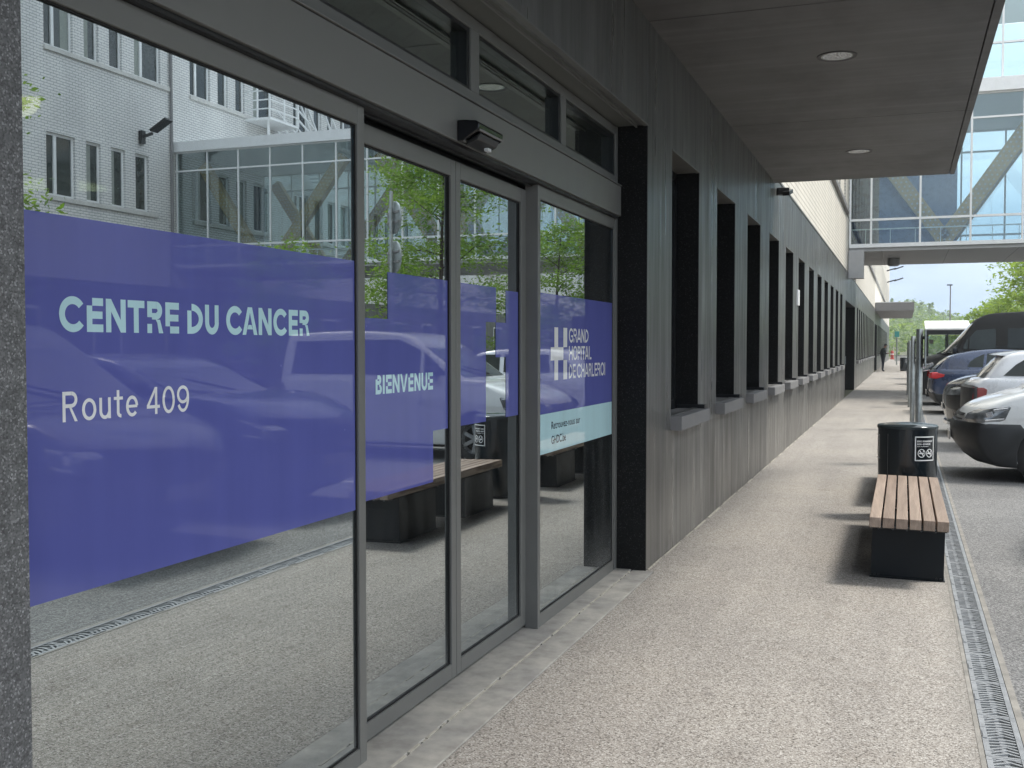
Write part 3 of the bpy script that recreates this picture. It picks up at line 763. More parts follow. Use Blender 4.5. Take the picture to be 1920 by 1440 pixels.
m.box(xs_, xs1, 3.668, 3.968, 0.985, 1.714); m.box(xs_, xs1, 3.968, 4.414, 0.985, 1.908); m.box(xs_, xs1, 4.414, 4.581, 1.218, 1.908)
m.build('film', 'purple_film', d1)
m = MB()
m.box(xs_, xs1, 4.709, 5.068, 1.218, 1.908); m.box(xs_, xs1, 5.068, 5.213, 1.727, 1.908); m.box(xs_, xs1, 5.213, 5.364, 1.545, 1.727); m.box(xs_, xs1, 5.364, 5.552, 1.222, 1.900)
m.build('film', 'purple_film', d2)
zoomC = lambda q: py(690 + q / 13.714, gS)
m = MB()
seq = [(c, zoomC(a), zoomC(b_)) for c, a, b_ in [('Bt', 152, 312), ('I', 340, 388), ('Em', 422, 572), ('N', 592, 772), ('V', 790, 978), ('Et', 1000, 1132), ('N', 1155, 1312), ('U', 1338, 1486), ('Em', 1508, 1634)]]
letters(m, xs1 + 0.0006, seq, 1.4065, 0.0775, .22, .22)
m.build('welcome_lettering', 'cyan_film', d1, fix=False)

# --- right fixed pane
rp_ = MB().box(gF - 0.004, gF, 5.681, 7.304, 0.092, 2.418).build('fixed_pane', 'door_glass', B)
MB().box(gF + 0.0006, xf, 5.687, 7.298, 1.214, 1.906).build('film', 'purple_film', rp_)
MB().box(gF + 0.0006, xf, 5.687, 7.298, 0.984, 1.2135).build('cyan_strip', 'cyan_film', rp_)
m = MB(); xl = xf + 0.0006
pz = lambda q: py(1020 + q / 11.077, gF)
def rq(a, b_, z0, z1, dx=0): m.poly([(xl + dx, a, z0), (xl + dx, b_, z0), (xl + dx, b_, z1), (xl + dx, a, z1)])
rq(pz(205), pz(282), 1.402, 1.519); rq(pz(205), pz(282), 1.597, 1.714); rq(pz(130), pz(392), 1.519, 1.597)
rq(pz(392), pz(470), 1.597, 1.714); rq(pz(392), pz(470), 1.402, 1.519)
m.build('emblem', 'white_film', rp_, fix=False)
m = MB()
Lz = lambda S: [(c, pz(a), pz(b_)) for c, a, b_ in S]
letters(m, xl, Lz([('G', 508, 592), ('Rn', 602, 672), ('A', 675, 760), ('N', 765, 830), ('Dt', 842, 912)]), 1.626, 0.0865, 0.165, 0.165)
letters(m, xl, Lz([('Hn', 508, 585), ('O', 592, 682), ('Pn', 690, 748), ('I', 755, 775), ('Tn', 778, 842), ('A', 842, 915), ('Ln', 922, 975)]), 1.517, 0.0865, 0.165, 0.165)
letters(m, xl, Lz([('Dt', 508, 580), ('E', 592, 648), ('C', 672, 756), ('Hn', 765, 830), ('A', 838, 915), ('R', 920, 975), ('L', 985, 1035), ('Eb', 1042, 1092), ('Rn', 1100, 1160), ('O', 1165, 1240), ('I', 1248, 1268)]), 1.404, 0.0880, 0.165, 0.165)
m.build('hospital_lettering', 'white_film', rp_, fix=False)
line_text('Retrouvez-nous sur', xl, 5.923, 1.117, 0.064, 'small_lettering', 'navy_ink', rp_, 0.0004, 0.592)
line_text('GHDC.be', xl, 5.924, 1.030, 0.068, 'small_lettering', 'navy_ink', rp_, 0.0006, 0.283)

# --- presence sensor over the doors
m = MB()
def ysec(pts, y0, y1):     # prism along the wall from an (x,z) outline
    n = len(m.v); m.v += [(p[0], y0, p[1]) for p in pts] + [(p[0], y1, p[1]) for p in pts]; k = len(pts)
    m.f.append(tuple(n + i for i in range(k))[::-1]); m.mi.append(m.cur); m.f.append(tuple(n + k + i for i in range(k))); m.mi.append(m.cur)
    for i in range(k): m.f.append((n + i, n + (i + 1) % k, n + k + (i + 1) % k, n + k + i)); m.mi.append(m.cur)
hx = -1.875
ysec([(hx, 2.512), (hx + .03, 2.516), (hx + .105, 2.557), (hx + .108, 2.588), (hx + .09, 2.600), (hx + .03, 2.607), (hx, 2.607)], 4.40, 4.70)
sn = m.build('door_sensor', 'gloss_black', B, bevel=0.006, smooth=True)
m = MB(); ysec([(hx + .03, 2.500), (hx + .085, 2.522), (hx + .100, 2.549), (hx + .035, 2.520)], 4.43, 4.67); m.build('lens', 'dark_alu', sn, bevel=0.004)
m = MB(); ysec([(hx + .108, 2.553), (hx + .112, 2.556), (hx + .112, 2.561), (hx + .107, 2.561)], 4.40, 4.70); m.build('trim_line', 'soft_grey', sn)
m = MB(); m.box(hx + .055, hx + .075, 4.59, 4.63, 2.498, 2.512); m.build('indicator', 'white_metal', sn)

# --- canopy with downlights
cx0, cx1, cz = W + 0.002, 0.60, 3.87
m = MB(); seamy = [-4.0, -0.1, 3.65, 7.40, 11.2, 15.25]
for a, b_ in zip(seamy, seamy[1:]):
    m.box(cx0, cx1 - 0.07, a + 0.007, b_ - 0.007, cz, cz + 0.03); m.box(cx1 - 0.060, cx1, a + .007, b_ - .007, cz - 0.004, cz + 0.03)
cp = m.build('canopy', 'soffit', B)
m = MB(); m.box(cx0, cx1 - 0.006, seamy[0] + .006, seamy[-1] - .006, cz + 0.031, cz + 0.17); m.build('canopy_slab', 'black', cp)
m = MB()
for a in (0.10, 4.44, 8.78, 13.12):
    c = (-0.515, a, cz)
    r = MB(); r.lathe([(0.121, -0.004), (0.150, -0.006), (0.153, 0.0)], 'z', c, 28); dl = r.build('downlight', 'black', cp, smooth=True)
    r = MB(); r.lathe([(0.121, -0.003), (0.116, -0.002), (0.110, -0.0015)], 'z', c, 28); r.build('ring', 'galv', dl, smooth=True)
    r = MB(); r.lathe([(0.113, -0.0014), (0.075, -0.0008), (0.03, -0.0006), (0.001, -0.0005)], 'z', c, 28); r.build('reflector', 'reflector', dl)
# projector at the canopy end, notice plate
m = MB(); m.bar((W, 15.45, 3.78), (W + .16, 15.5, 3.78), 0.10, 0.10); m.bar((W + .13, 15.4, 3.74), (W + .16, 15.62, 3.80), 0.10, 0.06); m.build('wall_projector', 'dark_alu', B, bevel=0.008)
m = MB(); m.box(W + 0.002, W + 0.03, 18.55, 18.80, 2.30, 2.56); m.build('notice_plate', 'white_metal', B)
# far canopy
m = MB(); m.box(W + .002, 0.60, 71.0, 91.0, 3.86, 4.36); fc = m.build('far_canopy', 'soft_grey', B)
MB().box(W + .01, 0.5, 70.99, 91.02, 4.365, 4.40).build('cover_flashing', 'white_metal', fc)
# facade flood lights high on the far end
for yy, zz in ((116.0, 9.35), (119.0, 8.35)):
    m = MB(); m.bar((W, yy, zz), (W + 0.9, yy, zz + .25), .12, .12); m.bar((W + .7, yy, zz + .12), (W + 1.6, yy, zz + .42), .45, .10); m.build('flood_light', 'dark_alu', B)
# recessed doors further along
for (a, b_, zt) in (D2, D3):
    m = MB(); m.box(W - 0.40, W - 0.33, a, b_, 0, zt); dd = m.build('recessed_door', 'dark_alu', B)
    q = MB()
    k = a + 0.15
    while k < b_ - 0.9: q.box(W - 0.329, W - 0.325, k, k + 0.95, 0.12, 2.2); q.box(W - 0.329, W - 0.325, k, k + 0.95, 2.35, zt - 0.1); k += 1.08
    q.build('pane', 'win_dark', dd)
    q = MB(); q.box(W - .33, W - .002, b_ - .004, b_ + .014, 0, zt); q.box(W - .33, W - .002, a - .014, a + .004, 0, zt); q.box(W - .33, W - .002, a + .005, b_ - .005, zt - .004, zt + .02); q.build('reveal', 'black_granite', dd)
    q = MB(); q.bar((W - .30, b_ - .5, .95), (W - .30, b_ - .5, 1.25), .04, .04); q.build('handle', 'galv', dd)

# --- entrance hall behind the glass
m = MB(); m.box(-8.4, -2.11, 0.5, 9.5, -0.2, 0.0); m.build('hall_floor', 'hall_dark', B)
m = MB(); m.box(-4.6, -2.15, 1.75, 7.4, 0.0, 0.006); mt = m.build('entrance_mat', 'hall_mat', B)
m = MB()
for k in range(38): m.box(-4.6 + k * .064, -4.6 + k * .064 + .009, 1.75, 7.4, 0.006, 0.008)
m.build('mat_rail', 'mat_rail', mt)
m = MB(); m.box(-8.4, -8.2, 0.5, 9.5, 0, 2.75); m.box(-8.2, -2.2, 9.4, 9.5, 0, 2.75); m.box(-8.2, -2.2, 0.5, 0.6, 0, 2.75); m.build('hall_wall', 'hall_dark', B)
m = MB(); m.box(-8.2, -2.2, 0.6, 9.4, 2.75, 2.80); m.build('hall_ceiling', 'hall_ceiling', B)
m = MB(); m.box(-7.6, -7.4, 1.5, 8.0, 0.0, 1.1); m.box(-7.4, -7.35, 1.5, 8.0, 1.06, 1.12); m.build('reception_counter', 'hall_wood', B)
m = MB(); m.box(-4.65, -4.62, 1.0, 7.6, 0.0, 2.75); m.build('inner_glazing', 'shelter_glass', B)
MB().box(-2.262, -2.25, 3.90, 3.985, 0.0, 2.4).build('inner_glass_edge', 'edge_glass', B)
m = MB(); m.box(-4.66, -4.60, 3.6, 3.66, 0, 2.75); m.box(-4.66, -4.60, 5.6, 5.66, 0, 2.75); m.build('inner_post', 'alu', B)
for tri in (((-5.93, 5.78), (-5.492, 5.758), (-5.791, 6.071)), ((-5.343, 5.914), (-5.581, 6.176), (-5.386, 6.23)), ((-3.82, 3.84), (-4.10, 4.12), (-3.906, 4.038), (-3.74, 3.90))):
    m = MB(); n = len(tri); z0, z1 = 2.715, 2.745
    m.poly([(p[0], p[1], z0) for p in tri]); m.poly([(p[0], p[1], z1) for p in tri])
    for i in range(n):
        p, q = tri[i], tri[(i + 1) % n]; m.poly([(p[0], p[1], z0), (q[0], q[1], z0), (q[0], q[1], z1), (p[0], p[1], z1)])
    m.build('ceiling_light', 'ceiling_glow', B)
# ------------------------------------------------------------------ glazed footbridge
FB0, FB1, XR = 36.2, 42.6, 24.0
BR = thing('glass_footbridge', 'white framed glass footbridge with bronze diagonal braces crossing above the pavement', 'footbridge', (10, 39, 4.3))
m = MB(); m.box(W + .01, XR, FB0 + 0.06, FB1 - .06, 4.66, 4.78); m.build('deck', 'deck_grey', BR)
m = MB()
for k in range(13): m.box(W + 1.0 + k * 2.0, W + 1.02 + k * 2.0, FB0 + 0.07, FB1 - .07, 4.652, 4.6585)
m.build('deck_joint', 'dark_alu', BR)
m = MB(); m.box(W + .01, XR, FB0 - 0.10, FB1 + .1, 9.46, 9.86); m.build('roof', 'white_metal', BR)
def face(yf, sgn):
    f = MB(); d0, d1 = (yf, yf + 0.09) if sgn < 0 else (yf - 0.09, yf)
    f.box(W + .02, XR, d0 - .01, d1 + .01, 4.78, 4.90)
    f.box(W + .02, XR, d0, d1, 5.63, 5.70); f.box(W + .02, XR, d0, d1, 8.66, 8.72); f.box(W + .02, XR, d0, d1, 9.40, 9.46)
    xs = [W + .04, -1.02] + [-1.02 + 1.467 * k for k in range(1, 17)]; xs.append(XR - .08)
    for x in xs:
        for z0, z1 in ((4.90, 5.63), (5.70, 8.66), (8.72, 9.40)): f.box(x - .03, x + .03, d0 + .004, d1 - .004, z0, z1)
    f.build('frame', 'white_metal', BR)
    gy = (d0 + d1) / 2
    MB().box(W + .05, XR - .05, gy - .006, gy + .006, 4.88, 9.42).build('glazing', 'bridge_glass', BR)
    h = MB(); h.box(W + .1, XR - .1, gy + .18 * -sgn, gy + .18 * -sgn + .03, 5.36, 5.40)
    for k in range(32): h.box(W + .5 + k * .75, W + .52 + k * .75, gy + .18 * -sgn, gy + .18 * -sgn + .03, 4.80, 5.36)
    h.build('handrail', 'white_metal', BR)
face(FB0, -1); face(FB1, 1)
zt, zb = 8.75, 5.0
nod = [(-1.6, 8.95), (1.18, zb), (3.9, 8.95), (6.65, zb), (9.4, 8.95), (12.15, zb), (14.9, 8.95), (17.2, 8.95), (20.3, zb), (22.9, 8.95)]
segs = [(nod[i], nod[i + 1]) for i in range(6)] + [((16.5, 8.95), (19.6, zb)), ((20.3, zb), (23.0, 8.95)), ((14.3, 8.95), (12.15, zb))]
for yb in (FB0 + .55, FB1 - .55):
    for (a, b_) in segs:
        q = MB(); q.bar((a[0], yb, a[1]), (b_[0], yb, b_[1]), 0.30, 0.46); dg_ = q.build('diagonal', 'bronze', BR)
        h = MB(); d = Vector((b_[0] - a[0], 0, b_[1] - a[1])); l = d.length; d.normalize(); nrm = Vector((-d.z, 0, d.x))
        for k in range(int(l / .17)):
            for j in (-1, 0, 1):
                p = Vector((a[0], yb, a[1])) + d * (k * .17 + (.085 if j else 0)) + nrm * j * .13
                h.obox((p.x, yb - .151, p.z), (d, (0, 1, 0), nrm), (.03, .002, .03))
        h.build('perforation', 'mortar', dg_)
m = MB(); m.box(W + .01, W + .48, FB0 - 0.35, FB0 + .05, 3.78, 4.66); m.build('bearing_box', 'deck_grey', BR, bevel=.01)
m = MB(); m.lathe([(.001, 0), (.15, 0), (.20, .05), (.20, .26)], 'z', (-0.36, FB0 + 3.2, 4.39), 16); m.build('lamp_pod', 'deck_grey', BR, smooth=True)
m = MB(); m.box(W + .01, 1.6, FB0 + 2.0, FB0 + 2.2, 4.90, 7.9); m.build('blue_panel', 'paint_blue', BR)
# upper glazed storey on the bridge
f = MB(); ux0, ux1, uy = W + .02, 9.0, FB0 + .35
f.box(ux0, ux1, uy, uy + .10, 11.0, 11.06); f.box(ux0, ux1, uy, uy + .10, 12.9, 13.15); f.box(ux0, ux1, uy + .02, uy + .08, 9.86, 9.98)
for k in range(8): f.box(-.15 + k * 1.467 - .03, -.15 + k * 1.467 + .03, uy + .004, uy + .096, 9.98, 12.9) 
f.box(ux0, ux1, uy, FB1 - .3, 13.15, 13.4)
f.build('upper_frame', 'white_metal', BR)
MB().box(ux0 + .03, ux1 - .03, uy + .045, uy + .055, 9.9, 12.95).build('upper_glazing', 'bridge_glass', BR)
MB().box(ux0, ux1, FB1 - .5, FB1 - .4, 10.35, 10.95).build('upper_sill_wall', 'curtain', BR)
MB().box(ux0, ux1, FB1 - .36, FB1 - .3, 9.9, 13.1).build('upper_back_glazing', 'bridge_glass', BR)

# ------------------------------------------------------------------ opposite building, seen mirrored in the glass
XO = 24.0
OB = thing('opposite_building', 'white brick building across the car park with rows of tall windows', 'building', (XO, 55, 0))
pat = [(0.0, 1.38, 2), (1.92, 0.76, 1), (3.23, 0.76, 1), (4.56, 0.76, 1)]
pat2 = [(0.0, 1.38, 2), (1.92, 0.74, 1), (3.23, 0.70, 1), (4.60, 1.55, 2)]
rows = [(6.86, 9.05, 29.30, pat), (12.0, 14.25, 29.25, pat2)]
YB0, YB1 = 5.0, 118.0
wl = []
for z0, z1, ys0, pt in rows:
    yy = ys0 - 8.0 * 2
    while yy < YB1 - 8:
        for a, wd, n in pt: wl.append((yy + a, yy + a + wd, z0, z1, n))
        yy += 8.0
m = MB(); m.box(XO + .02, XO + 14, YB0, YB1, 4.0, 6.86); m.box(XO + .02, XO + 14, YB0, YB1, 9.05, 12.0); m.box(XO + .02, XO + 14, YB0, YB1, 14.25, 17.0)
for z0, z1, ys0, pt in rows:
    lo = sorted((a, b_) for a, b_, q, r, n in wl if q == z0)
    p = YB0
    for a, b_ in lo: m.box(XO + .02, XO + 14, p, a, z0, z1); p = b_
    m.box(XO + .02, XO + 14, p, YB1, z0, z1)
m.build('brick_wall', 'white_brick', OB)
m = MB(); m.box(XO, XO + 13.9, YB0 + .1, YB1 - .1, 0, 4.0); m.build('ground_floor', 'cladding', OB)
m = MB(); m.box(XO - .1, XO + 14.1, YB0 - .1, YB1 + .1, 17.0, 17.25); m.build('parapet', 'soft_grey', OB)
m = MB(); m.lathe([(.06, 4.0), (.06, 17.0)], 'z', (XO - .06, 35.95, 0), 10); m.build('downpipe', 'soft_grey', OB)
for i, (a, b_, z0, z1, n) in enumerate(wl):
    q = MB(); x0, x1 = XO + .12, XO + .20
    q.box(x0, x1, a, a + .07, z0, z1); q.box(x0, x1, b_ - .09, b_, z0, z1); q.box(x0, x1, a + .07, b_ - .09, z0, z0 + .09); q.box(x0, x1, a + .07, b_ - .09, z1 - .09, z1)
    if n == 2: q.box(x0 - .02, x1, a + .42, a + .55, z0 + .09, z1 - .09)
    fr = q.build('window', 'white_metal', OB)
    MB().box(x0 + .04, x0 + .05, a + .07, b_ - .09, z0 + .09, z1 - .09).build('pane', 'win_dark', fr)
    if random.random() < .6:
        cw = random.uniform(.25, .5) * (b_ - a)
        c0 = a + .09 if random.random() < .5 else b_ - .11 - cw
        MB().box(x0 + .034, x0 + .038, c0, c0 + cw, z0 + .1, z1 - .1).build('curtain', 'curtain', fr)
for z0, z1, ys0, pt in rows:
    yy = ys0 - 16.0
    while yy < YB1 - 8:
        MB().box(XO - .06, XO + .12, yy - .03, yy + pt[-1][0] + pt[-1][1] + .5, z0 - .16, z0).build('sill', 'wall_white', OB, bevel=.01); yy += 8.0
# ground floor windows
for k in range(24):
    a = 15 + k * 4.1
    fr = MB().box(XO - .03, XO - .004, a, a + 1.5, 0.9, 3.0).build('lower_window', 'white_metal', OB)
    MB().box(XO - .036, XO - .031, a + .08, a + 1.42, .98, 2.92).build('pane', 'win_dark', fr)
# flood light on its arm
m = MB(); m.box(XO - .14, XO + .02, 34.05, 34.28, 9.45, 9.95); m.bar((XO - .1, 34.17, 9.72), (XO - .55, 34.17, 9.82), .10, .10); m.obox((XO - .95, 34.17, 10.10), ((-1, 0, .55), (0, 1, 0), (.55, 0, 1)), (.42, .22, .05)); m.build('flood_light', 'dark_alu', OB, bevel=.01)
# white steel escape stair
m = MB()
sy = 41.2
m.box(XO - 1.3, XO + .02, sy, sy + 2.4, 11.72, 11.82)
for yq in (sy, sy + 1.2, sy + 2.4):
    m.bar((XO - 1.27, yq, 11.8), (XO - 1.27, yq, 13.0), .06, .06)
for zz in (12.2, 12.6, 13.0):
    m.bar((XO - 1.27, sy, zz), (XO - 1.27, sy + 2.4, zz), .04, .05); m.bar((XO - 1.27, sy, zz), (XO, sy, zz), .04, .05)
m.bar((XO - 1.0, sy + .3, 9.9), (XO - 1.0, sy + .3, 11.72), .08, .08); m.bar((XO - .2, sy + 1.6, 9.9), (XO - .2, sy + 1.6, 11.72), .08, .08)
for dx in (-1.27, -.15):
    for dz in (0, .45, .9): m.bar((XO + dx, sy + 2.4, 14.6 + dz - 2.9), (XO + dx, sy + 6.2, 10.1 + dz), .06, .07)
    m.bar((XO + dx, sy + 2.4, 15.8), (XO + dx, sy + 6.4, 11.0), .07, .09); m.bar((XO + dx, sy + 2.0, 17.0), (XO + dx, sy + 6.4, 11.8), .07, .09)
for k in range(16): m.box(XO - 1.25, XO - .17, sy + 2.5 + k * .23, sy + 2.75 + k * .23, 11.55 - k * .14, 11.6 - k * .14)
m.build('escape_stair', 'white_metal', OB)
# ------------------------------------------------------------------ benches
def make_bench(label):
    root = thing('bench', label, 'bench', (0.04, 7.53, 0.004), group='wooden slatted benches along the pavement')
    # local: x across, y along, z up
    n, wd = 6, 0.498
    sw = (wd - 5 * 0.012) / 6
    for k in range(n):
        x0 = -wd / 2 + k * (sw + 0.012)
        l = 2.55 + random.uniform(-.004, .004)
        MB().box(x0, x0 + sw, random.uniform(-.003, .003), l, 0.380, 0.448).build('slat', 'wood', root, local=True, bevel=.004)
    for y0 in (0.22, 1.60):
        b = MB(); b.box(-.235, .235, y0, y0 + .72, 0.012, 0.366); bs = b.build('base', 'bench_metal', root, local=True, bevel=.004)
        b = MB(); b.box(-.243, .243, y0 - .006, y0 + .726, 0.0, 0.010); b.build('foot_plate', 'bench_metal', bs, local=True)
        b = MB()
        for sx in (-.21, -.185, .19, .215): b.lathe([(.008, 0), (.008, .006), (.001, .008)], 'y', (sx, y0 - .008, .022), 8)
        b.build('bolt', 'dark_alu', bs, local=True)
    b = MB()
    for y0 in (0.05, 0.95, 2.45): b.box(-.24, .24, y0, y0 + .05, .366, .3795)
    b.build('bearer', 'dark_alu', root, local=True)
    b = MB()
    for k in range(5): b.lathe([(.007, 0), (.007, .012), (.001, .014)], 'y', (-.19 + k * .09, .038, .371), 8)
    b.build('rail_bolt', 'galv', root, local=True)
    root.rotation_euler = (0, R(1.0), 0)
    return root
b1 = make_bench('wooden slatted bench on black block bases, the one in front of the round black bin')
b2 = copy_tree(b1); b2.location = (0.04, 11.25, 0.004); b2['label'] = 'wooden slatted bench standing beyond the round black bin'

# ------------------------------------------------------------------ litter bin
def make_bin(loc, label):
    root = thing('litter_bin', label, 'bin', loc, group='black litter bins on the pavement')
    # plan: flat back towards the wall side, bowed front
    plan = []
    for k in range(25):
        a = R(-118 + 236 * k / 24); plan.append((0.262 * math.sin(a) , -0.245 * math.cos(a) + .02))

    def ring(m, sc, z): 
        s = len(m.v); m.v += [(p[0] * sc, p[1] * sc, z) for p in plan]; return s
    m = MB(); N = len(plan)
    rs = [ring(m, .955, .03), ring(m, .985, .10), ring(m, 1.0, .80), ring(m, 1.0, .835)]
    for a, b_ in zip(rs, rs[1:]):
        for k in range(N): m.f.append((a + k, a + (k + 1) % N, b_ + (k + 1) % N, b_ + k)); m.mi.append(0)
    m.f.append(tuple(rs[0] + k for k in range(N))); m.mi.append(0); m.f.append(tuple(rs[-1] + k for k in range(N))); m.mi.append(0)
    m.build('body', 'bin_metal', root, local=True, smooth=True)
    m = MB(); rs = [ring(m, 1.025, .836), ring(m, 1.03, .858), ring(m, .99, .868), ring(m, .6, .884), ring(m, .05, .893)]
    for a, b_ in zip(rs, rs[1:]):
        for k in range(N): m.f.append((a + k, a + (k + 1) % N, b_ + (k + 1) % N, b_ + k)); m.mi.append(0)
    m.f.append(tuple(rs[0] + k for k in range(N))); m.mi.append(0); m.f.append(tuple(rs[-1] + k for k in range(N))); m.mi.append(0)
    m.build('lid', 'bin_top', root, local=True, smooth=True)
    m = MB(); rs = [ring(m, .93, 0), ring(m, .93, .031)]
    a, b_ = rs
    for k in range(N): m.f.append((a + k, a + (k + 1) % N, b_ + (k + 1) % N, b_ + k)); m.mi.append(0)
    m.build('plinth', 'black', root, local=True)
    # door edge line, drawn as a pale strip with its highlight painted in
    def on(a, z, off=.003):     # point on the bowed front at angle a
        a = R(a); return Vector(((0.262 + off) * math.sin(a), -(0.245 + off) * math.cos(a) + .02, z))
    m = MB()
    for a in (-40,): m.poly([on(a - .35, .08), on(a + .35, .08), on(a + .35, .79), on(a - .35, .79)])
    m.build('door_gap_highlight', 'soft_grey', root, local=True)
    def sign(a0, a1, z0, z1):
        W_ = (a1 - a0)
        def q(u, v): return on(a0 + u * W_, z0 + v * (z1 - z0), .0035)
        m = MB()
        def rect(u0, u1, v0, v1, n=4):
            for k in range(n):
                p, r = u0 + (u1 - u0) * k / n, u0 + (u1 - u0) * (k + 1) / n
                m.poly([q(p, v0), q(r, v0), q(r, v1), q(p, v1)])
        rect(0, 1, 0, .045, 8); rect(0, 1, .955, 1, 8); rect(0, .05, .045, .955, 1); rect(.95, 1, .045, .955, 1)
        # three lines of wording, drawn as rows of separate strokes
        def words(u0, u1, v0, v1, txt):
            n = len(txt); cw = (u1 - u0) / n
            for i, ch in enumerate(txt):
                if ch == ' ': continue
                for pl in glyph(ch if ch in 'COGILTENHUVADRPB' else {'M': 'N', 'F': 'E', 'S': 'E', '-': '-'}.get(ch, 'I'), .9, .26, .22) or [[(0.1, .4), (.8, .4), (.8, .6), (.1, .6)]]:
                    m.poly([q(u0 + i * cw + p[0] * cw * .92, v0 + p[1] * (v1 - v0)) for p in pl])
        words(.10, .92, .765, .835, 'ENVIRONNEMENT'); words(.10, .78, .650, .720, 'NON-FUMEUR'); words(.10, .66, .575, .605, 'ENVIRONNEMENT')
        for cu in (.31, .72):
            ru, rv = .185, .175
            for k in range(20):
                t0, t1 = 2 * math.pi * k / 20, 2 * math.pi * (k + 1) / 20
                m.poly([q(cu + ru * math.cos(t0), .315 + rv * math.sin(t0)), q(cu + ru * math.cos(t1), .315 + rv * math.sin(t1)), q(cu + ru * .82 * math.cos(t1), .315 + rv * .82 * math.sin(t1)), q(cu + ru * .82 * math.cos(t0), .315 + rv * .82 * math.sin(t0))])
            m.poly([q(cu - .125, .43), q(cu - .095, .455), q(cu + .125, .20), q(cu + .095, .175)])
            m.poly([q(cu - .12, .285), q(cu + .10, .285), q(cu + .10, .335), q(cu - .12, .335)])
            m.poly([q(cu + .06, .36), q(cu + .10, .36), q(cu + .12, .42), q(cu + .07, .42)])
        m.build('no_smoking_sign', 'white_film', root, local=True, fix=False)
    sign(14, 58, .55, .775)
    sign(-112, -68, .55, .775)
    return root
bin1 = make_bin((0.045, 10.62, 0.004), 'black bin with bowed front and a no smoking sign, standing just behind the wooden bench')
bin2 = copy_tree(bin1); bin2.location = (0.06, 74.5, 0.004); bin2['label'] = 'small dark bin far along the pavement beyond the standing man'

# ------------------------------------------------------------------ galvanised sign posts
def make_post(x, y, h, label):
    root = thing('sign_post', label, 'sign post', (x, y, 0), group='galvanised parking sign posts by the channel')
    m = MB(); m.lathe([(.0001, 0), (.045, 0), (.045, h - .01), (.041, h), (.0001, h)], 'z', (0, 0, 0), 16); m.build('post', 'galv', root, local=True, smooth=True)
    m = MB(); m.box(.062, .082, -.19, .19, h - .52, h - .01); sg = m.build('sign_plate', 'galv', root, local=True, bevel=.006)
    m = MB(); m.box(.0825, .0835, -.18, .18, h - .51, h - .02); m.build('sign_face', 'paint_blue', sg, local=True)
    m = MB(); m.box(.036, .061, -.10, .10, h - .44, h - .40); m.box(.036, .061, -.10, .10, h - .14, h - .10); m.build('bracket', 'dark_alu', root, local=True)
    return root
make_post(0.205, 15.5, 1.84, 'tallest galvanised post with a parking plate, nearest the round black bin')
make_post(0.175, 22.0, 1.80, 'middle galvanised post with a parking plate, second from the bench')
make_post(0.165, 30.0, 1.76, 'third galvanised post with a parking plate, next to the blue car')
make_post(0.16, 38.0, 1.74, 'thin galvanised post furthest along the pavement under the footbridge')

# ------------------------------------------------------------------ cars
def catmull(pts, n=5):
    o = []
    for i in range(len(pts) - 1):
        p0 = pts[max(0, i - 1)]; p1 = pts[i]; p2 = pts[i + 1]; p3 = pts[min(len(pts) - 1, i + 2)]
        for k in range(n):
            t = k / n
            o.append(tuple(0.5 * ((2 * p1[j]) + (-p0[j] + p2[j]) * t + (2 * p0[j] - 5 * p1[j] + 4 * p2[j] - p3[j]) * t * t + (-p0[j] + 3 * p1[j] - 3 * p2[j] + p3[j]) * t ** 3) for j in (0, 1)))
    o.append(tuple(pts[-1])); return o
def inset_poly(P, d):
    o = []; n = len(P)
    ar = sum(P[i][0] * P[(i + 1) % n][1] - P[(i + 1) % n][0] * P[i][1] for i in range(n))
    s = 1 if ar > 0 else -1
    for i in range(n):
        a, b_, c = P[i - 1], P[i], P[(i + 1) % n]
        e1 = (b_[0] - a[0], b_[1] - a[1]); e2 = (c[0] - b_[0], c[1] - b_[1])
        l1 = math.hypot(*e1) or 1e-6; l2 = math.hypot(*e2) or 1e-6
        nx = -e1[1] / l1 - e2[1] / l2; nz = e1[0] / l1 + e2[0] / l2
        l = math.hypot(nx, nz) or 1e-6
        o.append((b_[0] + s * nx / l * d, b_[1] + s * nz / l * d))
    return o
